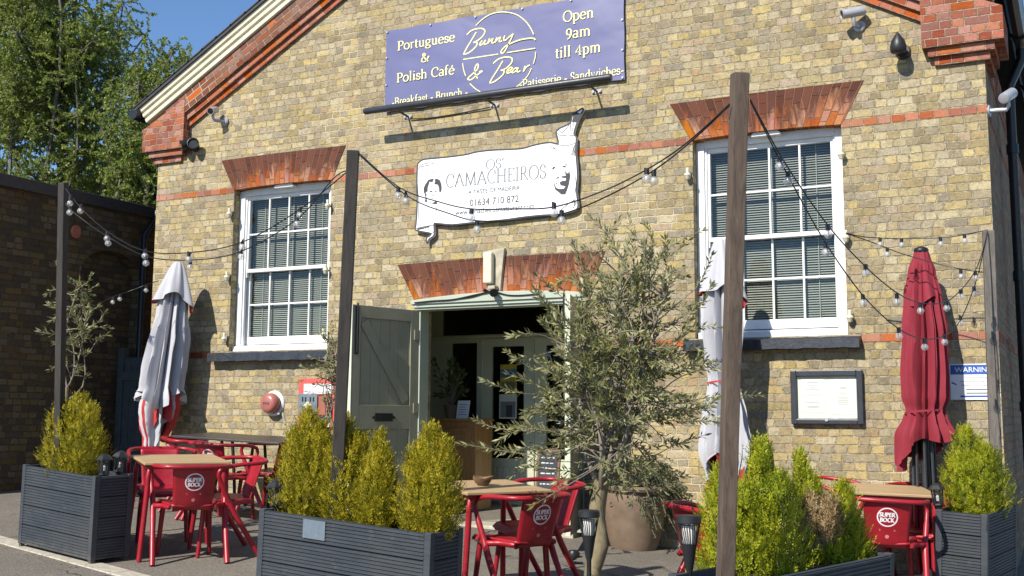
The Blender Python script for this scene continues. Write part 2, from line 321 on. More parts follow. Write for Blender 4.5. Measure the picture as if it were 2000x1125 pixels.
# ---------------------------------------------------------------- mesh building
class MB:
    def __init__(s): s.v = []; s.f = []; s.uv = []; s.m = []
    def face(s, pts, uv=None, mi=0, M=None):
        pts = [Vector(p) for p in pts]
        if uv is None:
            nrm = Vector((0, 0, 0))
            for i in range(len(pts)):
                a, b = pts[i], pts[(i+1) % len(pts)]
                nrm += Vector(((a.y-b.y)*(a.z+b.z), (a.z-b.z)*(a.x+b.x), (a.x-b.x)*(a.y+b.y)))
            ax = max(range(3), key=lambda i: abs(nrm[i]))
            uv = [((p.y, p.z), (p.x, p.z), (p.x, p.y))[ax] for p in pts]
        if M is not None: pts = [M @ p for p in pts]
        i0 = len(s.v); s.v.extend(pts); s.f.append(tuple(range(i0, i0+len(pts)))); s.uv.append(uv); s.m.append(mi)
    def box(s, x0, y0, z0, x1, y1, z1, M=None, mi=0):
        p = [(x0,y0,z0),(x1,y0,z0),(x1,y1,z0),(x0,y1,z0),(x0,y0,z1),(x1,y0,z1),(x1,y1,z1),(x0,y1,z1)]
        s.poly(p, [(0,3,2,1),(4,5,6,7),(0,1,5,4),(1,2,6,5),(2,3,7,6),(3,0,4,7)], M, mi)
    def poly(s, p, faces, M=None, mi=0):
        i0 = len(s.v); P = [Vector(q) for q in p]
        s.v.extend([M @ q for q in P] if M is not None else P)
        for f in faces:
            pts = [P[i] for i in f]; nrm = (pts[1]-pts[0]).cross(pts[2]-pts[1])
            ax = max(range(3), key=lambda i: abs(nrm[i]))
            s.f.append(tuple(i0+i for i in f)); s.uv.append([((q.y,q.z),(q.x,q.z),(q.x,q.y))[ax] for q in pts]); s.m.append(mi)
    def prism(s, poly2, y0, y1, M=None, mi=0, caps=True):
        """poly2: (x, z) outline, counter-clockwise seen from -y; extruded along y."""
        n = len(poly2); p = [(a, y0, b) for a, b in poly2]+[(a, y1, b) for a, b in poly2]
        fs = [(i, i+n, (i+1) % n+n, (i+1) % n) for i in range(n)]
        if caps: fs += [tuple(range(n)), tuple(reversed(range(n, 2*n)))]
        s.poly(p, fs, M, mi)
    def tube(s, pts, r, seg=8, M=None, mi=0, cap=True):
        pts = [Vector(p) for p in pts]; n = len(pts)
        rs = r if isinstance(r, (list, tuple)) else [r]*n
        i0 = len(s.v); t = (pts[1]-pts[0]).normalized()
        a = t.orthogonal().normalized()
        for i in range(n):
            tt = (pts[min(i+1, n-1)]-pts[max(i-1, 0)])
            if tt.length > 1e-9:
                tt.normalize(); a = (a-tt*a.dot(tt))
                a = a.normalized() if a.length > 1e-6 else tt.orthogonal().normalized(); t = tt
            b = t.cross(a)
            for k in range(seg):
                q = pts[i]+(a*math.cos(2*math.pi*k/seg)+b*math.sin(2*math.pi*k/seg))*rs[i]
                s.v.append(M @ q if M is not None else q)
        for i in range(n-1):
            for k in range(seg):
                k2 = (k+1) % seg
                s.f.append((i0+i*seg+k, i0+i*seg+k2, i0+(i+1)*seg+k2, i0+(i+1)*seg+k)); s.uv.append([(0,0)]*4); s.m.append(mi)
        if cap:
            s.f.append(tuple(i0+k for k in reversed(range(seg)))); s.uv.append([(0,0)]*seg); s.m.append(mi)
            s.f.append(tuple(i0+(n-1)*seg+k for k in range(seg))); s.uv.append([(0,0)]*seg); s.m.append(mi)
    def lathe(s, prof, seg=20, M=None, mi=0, cap=True):
        i0 = len(s.v); n = len(prof)
        for r, z in prof:
            for k in range(seg):
                q = Vector((r*math.cos(2*math.pi*k/seg), r*math.sin(2*math.pi*k/seg), z)); s.v.append(M @ q if M is not None else q)
        for i in range(n-1):
            for k in range(seg):
                k2 = (k+1) % seg
                s.f.append((i0+i*seg+k, i0+i*seg+k2, i0+(i+1)*seg+k2, i0+(i+1)*seg+k)); s.uv.append([(0,0)]*4); s.m.append(mi)
        if cap:
            s.f.append(tuple(i0+k for k in reversed(range(seg)))); s.uv.append([(0,0)]*seg); s.m.append(mi)
            s.f.append(tuple(i0+(n-1)*seg+k for k in range(seg))); s.uv.append([(0,0)]*seg); s.m.append(mi)
    def grid(s, fn, nu, nv, M=None, mi=0, closed=False):
        i0 = len(s.v)
        for j in range(nv+1):
            for i in range(nu+(0 if closed else 1)):
                q = Vector(fn(i/nu, j/nv)); s.v.append(M @ q if M is not None else q)
        w = nu if closed else nu+1
        for j in range(nv):
            for i in range(nu):
                i2 = (i+1) % w if closed else i+1
                s.f.append((i0+j*w+i, i0+j*w+i2, i0+(j+1)*w+i2, i0+(j+1)*w+i)); s.uv.append([(i/nu,j/nv),((i+1)/nu,j/nv),((i+1)/nu,(j+1)/nv),(i/nu,(j+1)/nv)]); s.m.append(mi)
    def build(s, name, mats, parent=None, smooth=0, bevel=0, solid=0, sub=0):
        me = bpy.data.meshes.new(name); me.from_pydata([tuple(v) for v in s.v], [], s.f)
        ul = me.uv_layers.new(name='UVMap'); fl = [c for u in s.uv for p in u for c in p]; ul.data.foreach_set('uv', fl)
        if not isinstance(mats, (list, tuple)): mats = [mats]
        for q in mats: me.materials.append(q)
        if len(mats) > 1: me.polygons.foreach_set('material_index', s.m)
        if smooth:
            me.polygons.foreach_set('use_smooth', [True]*len(me.polygons))
            me.set_sharp_from_angle(angle=R_(smooth))
        me.update(); me.validate()
        o = bpy.data.objects.new(name, me); COL.objects.link(o)
        if parent is not None: o.parent = parent
        if solid:
            q = o.modifiers.new('solid', 'SOLIDIFY'); q.thickness = solid; q.offset = 0
        if bevel:
            q = o.modifiers.new('bevel', 'BEVEL'); q.width = bevel; q.segments = 2; q.limit_method = 'ANGLE'; q.angle_limit = R_(40)
        return o

def catmull(P, k=6, closed=False):
    P = [Vector(p) for p in P]; n = len(P); out = []
    rng = range(n) if closed else range(n-1)
    for i in rng:
        g = (lambda j: P[j % n]) if closed else (lambda j: P[max(0, min(n-1, j))])
        a, b, c, d = g(i-1), g(i), g(i+1), g(i+2)
        for j in range(k):
            t = j/k; out.append(.5*((2*b)+(c-a)*t+(2*a-5*b+4*c-d)*t*t+(3*b-a-3*c+d)*t**3))
    if not closed: out.append(P[-1].copy())
    return out
def tag(o, label=None, cat=None, group=None, kind=None):
    if label: o['label'] = label
    if cat: o['category'] = cat
    if group: o['group'] = group
    if kind: o['kind'] = kind
    return o
def thing(name, label, cat, loc=(0, 0, 0), rz=0.0, group=None, tilt=False):
    o = bpy.data.objects.new(name, None); COL.objects.link(o); o.empty_display_size = .2
    if tilt:
        o.rotation_mode = 'QUATERNION'; o.rotation_quaternion = Vector((0, 0, 1)).rotation_difference(GN) @ Matrix.Rotation(rz, 4, 'Z').to_quaternion()
    else: o.rotation_euler = (0, 0, rz)
    o.location = loc; return tag(o, label, cat, group)
def kids(o): return [c for c in bpy.data.objects if c.parent == o]
def copy_tree(o, parent=None):
    c = o.copy(); COL.objects.link(c)
    if parent is not None: c.parent = parent
    for ch in kids(o): copy_tree(ch, c)
    return c
def place(o, loc, rz, label):
    o.location = loc; o['label'] = label
    o.rotation_mode = 'QUATERNION'; o.rotation_quaternion = Vector((0, 0, 1)).rotation_difference(GN) @ Matrix.Rotation(rz, 4, 'Z').to_quaternion()

# ---------------------------------------------------------------- lettering
_tc = {}
def text_polys(s):
    """Upright sans capitals etc. from Blender's built-in face, as triangles in a unit-height frame."""
    if s in _tc: return _tc[s]
    cu = bpy.data.curves.new('tmp', 'FONT'); cu.body = s; cu.resolution_u = 3
    o = bpy.data.objects.new('tmp', cu); COL.objects.link(o)
    bpy.context.view_layer.update()
    me = o.to_mesh(); V = [(v.co.x, v.co.y) for v in me.vertices]; F = [tuple(p.vertices) for p in me.polygons]
    o.to_mesh_clear(); bpy.data.objects.remove(o); bpy.data.curves.remove(cu)
    _tc[s] = (V, F); return V, F
def add_text(mb, s, fn, width, height=None, bold=0.0):
    """fn(x, z) -> point; text starts at 0,0 and is fitted to width (and cap height)."""
    V, F = text_polys(s); xs = [v[0] for v in V]; x0, x1 = min(xs), max(xs); k = width/(x1-x0)
    ky = k if height is None else height/.70
    i0 = len(mb.v)
    for a, b in V: mb.v.append(Vector(fn((a-x0)*k, b*ky)))
    for f in F: mb.f.append(tuple(i0+i for i in f)); mb.uv.append([(0, 0)]*len(f)); mb.m.append(0)
def ribbon(mb, pts, wd, fn, taper=False, flip=False):
    """flat stroke of width wd (number or f(dx,dz)) along 2-D points"""
    P = [Vector((p[0], p[1])) for p in pts]; n = len(P); L = []
    for i in range(n):
        t = P[min(i+1, n-1)]-P[max(i-1, 0)]
        t = t.normalized() if t.length > 1e-9 else Vector((1, 0))
        ww = wd(t) if callable(wd) else wd
        q = Vector((-t.y, t.x))*ww*.5; L.append((P[i]+q, P[i]-q))
    i0 = len(mb.v)
    for a, b in L: mb.v.append(Vector(fn(a.x, a.y))); mb.v.append(Vector(fn(b.x, b.y)))
    for i in range(n-1):
        mb.f.append((i0+2*i+1, i0+2*i+3, i0+2*i+2, i0+2*i)); mb.uv.append([(0, 0)]*4); mb.m.append(0)
def A_(cx, cy, rx, ry, a0, a1, n=12): return [(cx+rx*math.cos(R_(a0+(a1-a0)*i/n)), cy+ry*math.sin(R_(a0+(a1-a0)*i/n))) for i in range(n+1)]
S_ = lambda x, y, h=.075: [(x-h, y), (x+h, y)]
def _glyphs():
    g = {}; X = .46; C = .68; T = .72
    g['P'] = (.52, [[(.13,0),(.13,C)], [(.13,C),(.27,C)]+A_(.27,.50,.19,.18,90,-90)+[(.13,.32)], S_(.13,.012,.11), S_(.10,C-.012,.08)])
    g['B'] = (.56, [[(.13,0),(.13,C)], [(.13,C),(.27,C)]+A_(.27,.52,.16,.16,90,-90)+[(.13,.36)], [(.27,.36)]+A_(.29,.18,.20,.18,90,-90)+[(.13,0)], S_(.10,.012,.08), S_(.10,C-.012,.08)])
    g['C'] = (.62, [A_(.36,.34,.29,.35,50,310,20), [(.55,.60),(.55,.46)]])
    g['O'] = (.70, [A_(.36,.34,.30,.35,0,360,24)])
    g['S'] = (.46, [A_(.24,.51,.15,.17,35,250,12)+A_(.23,.17,.17,.18,80,-150,14), [(.37,.63),(.37,.50)], [(.07,.19),(.07,.04)]])
    g['o'] = (.50, [A_(.25,.225,.20,.235,0,360,20)])
    g['r'] = (.36, [[(.13,0),(.13,X)], A_(.25,.32,.12,.13,170,50,8), S_(.13,.012), S_(.10,X-.012,.06)])
    g['t'] = (.32, [[(.14,.60),(.14,.10)]+A_(.23,.10,.09,.10,180,300,6), [(.03,.44),(.28,.44)]])
    g['u'] = (.54, [[(.12,X),(.12,.15)]+A_(.25,.15,.13,.15,180,330,8), [(.40,X),(.40,0)], S_(.09,X-.012,.06), S_(.37,X-.012,.06), S_(.43,.012,.06)])
    g['g'] = (.48, [A_(.22,.31,.15,.15,0,360,16), A_(.23,-.08,.19,.11,0,360,16), [(.12,.19),(.08,.10),(.16,.05),(.36,.02)], [(.33,.42),(.45,.45)]])
    g['e'] = (.46, [A_(.24,.225,.19,.235,5,320,18), [(.06,.245),(.42,.245)]])
    g['s'] = (.40, [A_(.20,.34,.12,.11,30,250,10)+A_(.20,.115,.14,.115,80,-150,10), [(.32,.42),(.32,.33)], [(.06,.13),(.06,.03)]])
    g['l'] = (.28, [[(.14,0),(.14,T)], S_(.14,.012), S_(.11,T-.012,.06)])
    g['i'] = (.28, [[(.14,0),(.14,X)], S_(.14,.012), S_(.11,X-.012,.06), [(.10,.62),(.18,.62)], [(.10,.655),(.18,.655)]])
    g['h'] = (.56, [[(.13,0),(.13,T)], A_(.28,.30,.14,.16,160,0,8)+[(.42,0)], S_(.13,.012), S_(.42,.012), S_(.10,T-.012,.06)])
    g['n'] = (.56, [[(.13,0),(.13,X)], A_(.28,.30,.14,.16,160,0,8)+[(.42,0)], S_(.13,.012), S_(.42,.012), S_(.10,X-.012,.06)])
    g['m'] = (.82, [[(.13,0),(.13,X)], A_(.26,.30,.13,.16,160,0,8)+[(.39,0)], A_(.53,.30,.14,.16,160,0,8)+[(.67,0)], S_(.13,.012,.06), S_(.39,.012,.06), S_(.67,.012,.06), S_(.10,X-.012,.06)])
    g['a'] = (.46, [A_(.21,.33,.14,.13,150,0,8)+[(.35,.02),(.44,.02)], A_(.20,.12,.14,.12,0,360,14)])
    g['f'] = (.34, [[(.14,0),(.14,.55)]+A_(.26,.55,.12,.17,180,60,8), [(.03,.44),(.28,.44)], S_(.14,.012)])
    g['p'] = (.54, [[(.13,-.22),(.13,X)], A_(.27,.225,.19,.235,-140,140,16), S_(.13,-.208), S_(.10,X-.012,.06)])
    g['d'] = (.54, [[(.40,0),(.40,T)], A_(.26,.225,.19,.235,40,320,16), S_(.37,T-.012,.06), S_(.44,.012,.05)])
    g['k'] = (.54, [[(.13,0),(.13,T)], [(.13,.20),(.40,X)], [(.22,.27),(.44,0)], S_(.13,.012), S_(.40,X-.012,.07), S_(.43,.012,.07), S_(.10,T-.012,.06)])
    g['c'] = (.44, [A_(.25,.225,.19,.235,45,315,16), [(.38,.42),(.38,.33)]])
    g['w'] = (.74, [[(.08,X),(.22,0),(.36,X),(.52,0),(.66,X)], S_(.08,X-.012,.07), S_(.36,X-.012,.05), S_(.66,X-.012,.07)])
    g['é'] = (.46, g['e'][1]+[[(.22,.52),(.32,.66)]])
    g['9'] = (.46, [A_(.22,.44,.16,.20,0,360,18), [(.38,.44),(.36,.22),(.24,.04),(.12,-.02)]])
    g['4'] = (.50, [[(.34,0),(.34,.64),(.05,.20),(.46,.20)], S_(.34,.012,.08)])
    g['&'] = (.66, [[(.60,.36),(.50,.16),(.36,.01),(.20,0),(.09,.10),(.12,.26),(.28,.38),(.36,.52),(.30,.64),(.20,.62),(.17,.52),(.26,.36),(.44,.12),(.58,0)], S_(.60,.37,.07)])
    g['-'] = (.34, [[(.05,.21),(.29,.21)], [(.05,.245),(.29,.245)]])
    g["'"] = (.2, [[(.12,.70),(.07,.54)]])
    g['A'] = (.66, [[(.05,0),(.33,C)], [(.33,C),(.61,0)], [(.15,.23),(.51,.23)], S_(.06,.01,.06), S_(.60,.01,.07)])
    g['M'] = (.86, [[(.12,0),(.16,C)], [(.16,C),(.43,.02)], [(.43,.02),(.70,C)], [(.70,C),(.74,0)], S_(.12,.01,.06), S_(.74,.01,.07), S_(.14,C-.01,.06), S_(.72,C-.01,.06)])
    g['H'] = (.72, [[(.13,0),(.13,C)], [(.58,0),(.58,C)], [(.13,.35),(.58,.35)], S_(.13,.01), S_(.58,.01), S_(.13,C-.01), S_(.58,C-.01)])
    g['E'] = (.52, [[(.13,0),(.13,C)], [(.08,C-.01),(.45,C-.01)], [(.13,.35),(.38,.35)], [(.08,.01),(.47,.01)], [(.45,C),(.45,.58)], [(.47,0),(.47,.10)]])
    g['I'] = (.28, [[(.14,0),(.14,C)], S_(.14,.01), S_(.14,C-.01)])
    g['R'] = (.58, [[(.13,0),(.13,C)], [(.13,C),(.27,C)]+A_(.27,.51,.16,.17,90,-90)+[(.13,.34)], [(.27,.34),(.56,.0)], S_(.13,.01), S_(.55,.01,.05)])
    g[' '] = (.28, [])
    return g
GLY = _glyphs()
def add_serif(mb, s, fn, width, height, thick=.088, thin=.040, lift=.0002):
    """serif lettering drawn as broad-nib strokes; height = cap height"""
    tot = sum(GLY[c][0] for c in s); kx = width/tot; kz = height/.68; x = 0; q = 0
    wd = lambda t: thin+(thick-thin)*abs(t.y)**1.3
    for c in s:
        adv, st = GLY[c]
        for k in st:
            q += 1
            ribbon(mb, k, wd, lambda a, b, x=x, q=q: fn((x+a)*kx, b*kz, lift*(q % 7)))
        x += adv
def plane_fn(p0, p1, Y):
    """text frame on the plane y = Y from photo pixel p0 (baseline start) to p1 (baseline end)"""
    a = on_plane(*p0, Y); b = on_plane(*p1, Y); z = (a.z+b.z)/2
    return (lambda x, zz, l=0.0: (a.x+x, Y-l, z+zz)), b.x-a.x

# ================================================================= GROUND
def build_ground():
    mb = MB(); xs = [-400, -120, -40, -16, -9]+[-9+i*1.0 for i in range(1, 19)]+[16, 40, 120, 400]
    ys = [-400, -120, -40, -18, -12]+[-12+i*1.0 for i in range(1, 17)]+[12, 40, 120, 400]
    P = lambda x, y: (x, y, gz(x, y))
    for i in range(len(xs)-1):
        for j in range(len(ys)-1):
            mb.face([P(xs[i], ys[j]), P(xs[i+1], ys[j]), P(xs[i+1], ys[j+1]), P(xs[i], ys[j+1])])
    tag(mb.build('ground', M['ground'], smooth=60), kind='structure')
    mb = MB()                                    # pale concrete edging between the forecourt and the road
    a = on_ground(196, 1108); b = on_ground(262, 1126); d = (b-a).normalized(); q = Vector((-d.y, d.x, 0))*.085
    p = a-d*3.4
    for k in range(9):
        s0 = p+d*(.92*k); s1 = p+d*(.92*k+.912)
        c = [s0-q, s1-q, s1+q, s0+q]
        mb.poly([(v.x, v.y, gz(v.x, v.y)-.05) for v in c]+[(v.x, v.y, gz(v.x, v.y)+.008) for v in c],
                [(4,5,6,7),(0,1,5,4),(1,2,6,5),(2,3,7,6),(3,0,4,7)])
    tag(mb.build('kerb', M['kerb'], bevel=.006), kind='structure')
build_ground()

# ================================================================= CAFE BUILDING
HW = 4.563; SL = .5555; TH = math.atan(SL); CT, ST = math.cos(TH), math.sin(TH)
zr = lambda x: 4.456+SL*(4.137-abs(x))           # lower line of the gable brickwork
ZU, ZL = 3.639, 1.767
cafe = thing('cafe_building', 'yellow stock brick gabled hall with red brick arches and white sash windows', 'building', (0, 0, 0))
WX0, WX1, WZ0, WZ1 = 2.036, 3.383, 1.835, 3.70
DX, DZ1 = .945, 2.33
def wall_sheet(mb, xs, zs, hole, y=0.0):
    for i in range(len(xs)-1):
        for j in range(len(zs)-1):
            cx, cz = (xs[i]+xs[i+1])/2, (zs[j]+zs[j+1])/2
            if hole(cx, cz): continue
            mb.face([(xs[i], y, zs[j]), (xs[i+1], y, zs[j]), (xs[i+1], y, zs[j+1]), (xs[i], y, zs[j+1])])
def build_wall():
    mb = MB()
    hole = lambda x, z: (WX0 < abs(x) < WX1 and WZ0 < z < WZ1) or (abs(x) < DX and z < DZ1)
    xs = [-HW, -WX1, -WX0, -DX, DX, WX0, WX1, HW]; zs = [-.6, WZ0, DZ1, WZ1, 4.2]
    wall_sheet(mb, xs, zs, hole)
    mb.face([(-HW, 0, 4.2), (HW, 0, 4.2), (HW, 0, zr(HW)+.2), (0, 0, zr(0)+.2), (-HW, 0, zr(HW)+.2)])
    T = .33
    for sx in (-1, 1):
        a, b = (WX0, WX1) if sx > 0 else (-WX1, -WX0)
        mb.face([(a, 0, WZ0), (a, 0, WZ1), (a, T, WZ1), (a, T, WZ0)]); mb.face([(b, 0, WZ0), (b, T, WZ0), (b, T, WZ1), (b, 0, WZ1)])
        mb.face([(a, 0, WZ1), (b, 0, WZ1), (b, T, WZ1), (a, T, WZ1)]); mb.face([(a, 0, WZ0), (a, T, WZ0), (b, T, WZ0), (b, 0, WZ0)])
    mb.face([(-DX, 0, -.6), (-DX, 0, DZ1), (-DX, T, DZ1), (-DX, T, -.6)]); mb.face([(DX, 0, -.6), (DX, T, -.6), (DX, T, DZ1), (DX, 0, DZ1)])
    mb.face([(-DX, 0, DZ1), (DX, 0, DZ1), (DX, T, DZ1), (-DX, T, DZ1)])
    wall_sheet(mb, xs, zs, hole, T)
    mb.face([(-HW, T, 4.2), (HW, T, 4.2), (HW, T, zr(HW)+.2), (0, T, zr(0)+.2), (-HW, T, zr(HW)+.2)])
    mb.build('wall', M['stock'], cafe); mb = MB()
    mb.face([(-HW, 11, -.6), (HW, 11, -.6), (HW, 11, zr(HW)+.2), (0, 11, zr(0)+.2), (-HW, 11, zr(HW)+.2)])
    mb.build('rear_wall', M['stock'], cafe)
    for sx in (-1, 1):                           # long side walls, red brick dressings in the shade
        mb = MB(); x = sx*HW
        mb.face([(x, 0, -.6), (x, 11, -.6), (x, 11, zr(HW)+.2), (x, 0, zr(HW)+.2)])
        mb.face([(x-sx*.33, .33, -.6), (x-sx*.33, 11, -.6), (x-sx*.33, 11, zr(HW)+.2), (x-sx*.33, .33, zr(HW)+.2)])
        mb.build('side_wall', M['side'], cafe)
    mb = MB()
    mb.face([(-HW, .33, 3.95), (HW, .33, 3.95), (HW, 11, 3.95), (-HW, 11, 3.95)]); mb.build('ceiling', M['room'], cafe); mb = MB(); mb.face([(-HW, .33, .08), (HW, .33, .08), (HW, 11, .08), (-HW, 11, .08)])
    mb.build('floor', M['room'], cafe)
build_wall()
def build_strings():
    def seg(x0, x1, z0, z1):
        mb = MB(); mb.box(x0, -.003, z0, x1, .05, z1); mb.build('string_course', M['string'], cafe)
    for z, segs in ((ZU, [(-HW-.002, -WX1-.004), (-WX0+.004, WX0-.004), (WX1+.004, HW+.002)]), (ZL, [(-HW-.002, -3.60), (-1.94, -.975), (.975, 1.94), (3.50, HW+.002)])):
        for a, b in segs: seg(a, b, z, z+.072)
    for a, b, z0, z1 in ((HW-.05, HW+.004, ZU, ZU+.072), (HW-.05, HW+.004, ZL, ZL+.072), (-HW-.004, -HW+.05, ZU, ZU+.072), (-HW-.004, -HW+.05, ZL, ZL+.072), (HW-.05, HW+.006, 4.06, 4.42)):
        mb = MB(); mb.box(a, .002, z0, b, 10.9, z1); mb.build('side_string_course', M['rake'], cafe)
build_strings()

def flat_arch(x0, x1, X0, X1, z0, z1, camber, y0=-.005, y1=.10):
    """gauged brick flat arch: bottom x0..x1 at z0 (cambered), top X0..X1 at z1; UVs fan with the bricks"""
    mb = MB(); n = 26; L = (x1-x0+X1-X0)/2; H = z1-z0
    def P(t, s):
        xb = x0+(x1-x0)*t; xt = X0+(X1-X0)*t; zb = z0+camber*(1-(2*t-1)**2); zt = z1+camber*.4*(1-(2*t-1)**2)
        return xb+(xt-xb)*s, zb+(zt-zb)*s
    for i in range(n):
        t0, t1 = i/n, (i+1)/n
        for j in range(4):
            s0, s1 = j/4, (j+1)/4
            a, b, c, d = P(t0, s0), P(t1, s0), P(t1, s1), P(t0, s1)
            # courses of the brick material run along v, so lay the fan on its side: v = along the arch, u = up the brick
            mb.face([(q[0], y0, q[1]) for q in (a, b, c, d)], [(s0*H, t0*L), (s0*H, t1*L), (s1*H, t1*L), (s1*H, t0*L)])
        a, b = P(t0, 0), P(t1, 0)
        mb.face([(a[0], y0, a[1]), (a[0], y1, a[1]), (b[0], y1, b[1]), (b[0], y0, b[1])], [(0, t0*L), (.1, t0*L), (.1, t1*L), (0, t1*L)])
        a, b = P(t0, 1), P(t1, 1)
        mb.face([(a[0], y0, a[1]), (b[0], y0, b[1]), (b[0], .02, b[1]), (a[0], .02, a[1])])
    for t in (0, 1):
        a, b = P(t, 0), P(t, 1); mb.face([(a[0], y0, a[1]), (a[0], .02, a[1]), (b[0], .02, b[1]), (b[0], y0, b[1])])
    return mb
def gauged_mat():
    """rubbed orange bricks standing on end with soot: v runs along the arch (one brick = 0.072), u climbs the brick"""
    return brick('gauged_arch_brick', [(.45, .13, .032), (.40, .11, .032), (.43, .15, .04), (.34, .09, .035)], (.36, .18, .10), bw=.20, bh=.074, joint=.0055, headers=1.0, grime=.25, worn=.2)
def soot(m):
    nt = m.node_tree; n = N(nt); b = nt.nodes['Principled BSDF']; src = b.inputs['Base Color'].links[0].from_socket
    uv = n.uv(); sp = n('ShaderNodeSeparateXYZ'); n.link(uv, sp.inputs[0]); u, v = sp.outputs[0], sp.outputs[1]
    row = n.math('FLOOR', n.math('DIVIDE', v, .074))
    wn = n('ShaderNodeTexWhiteNoise', noise_dimensions='1D'); n.link(row, wn.inputs['W'])
    st = n.noise(n.mapping(n.obj(), (13, 1, 3.0)), 1.0, 6, .65, 1.0)
    bigp = n.noise(n.mapping(n.obj(), (1.6, 1, .6)), 1.0, 2)
    q = n.math('ADD', n.math('MULTIPLY', u, 1.75), n.math('ADD', n.math('MULTIPLY', st, 1.3), n.math('ADD', n.math('MULTIPLY', wn.outputs[0], .12), n.math('MULTIPLY', bigp, 1.35))))
    q2 = n.math('DIVIDE', n.math('SUBTRACT', q, 1.42), .34, clamp=True)
    joint = n.math('LESS_THAN', n.math('ABSOLUTE', n.math('SUBTRACT', n.math('SUBTRACT', n.math('DIVIDE', v, .074), row), .5)), .435)
    dark = n.mix(joint, (.21, .10, .06), n.mix(wn.outputs[0], (.062, .026, .019), (.115, .042, .026)))
    col = n.mix(n.math('MULTIPLY', q2, .94), src, dark); n.link(col, b.inputs['Base Color']); return m
M['gauged'] = soot(gauged_mat())
for sx in (-1, 1):
    if sx > 0: mb = flat_arch(WX0-.012, WX1+.008, 1.822, 3.588, 3.675, 4.045, .018)
    else: mb = flat_arch(-WX1-.008, -WX0+.012, -3.588, -1.855, 3.675, 4.038, .018)
    mb.build('flat_arch', M['gauged'], cafe)
mb = flat_arch(-.955, .995, -1.165, 1.165, 2.312, 2.692, .03); mb.build('flat_arch', M['gauged'], cafe)
# keystone with a long bulkhead lamp on it
mb = MB(); mb.prism([(-.085, 2.335), (.06, 2.335), (.105, 2.785), (-.14, 2.765)], -.045, .02)
mb.build('keystone', M['stone'], cafe, bevel=.006)

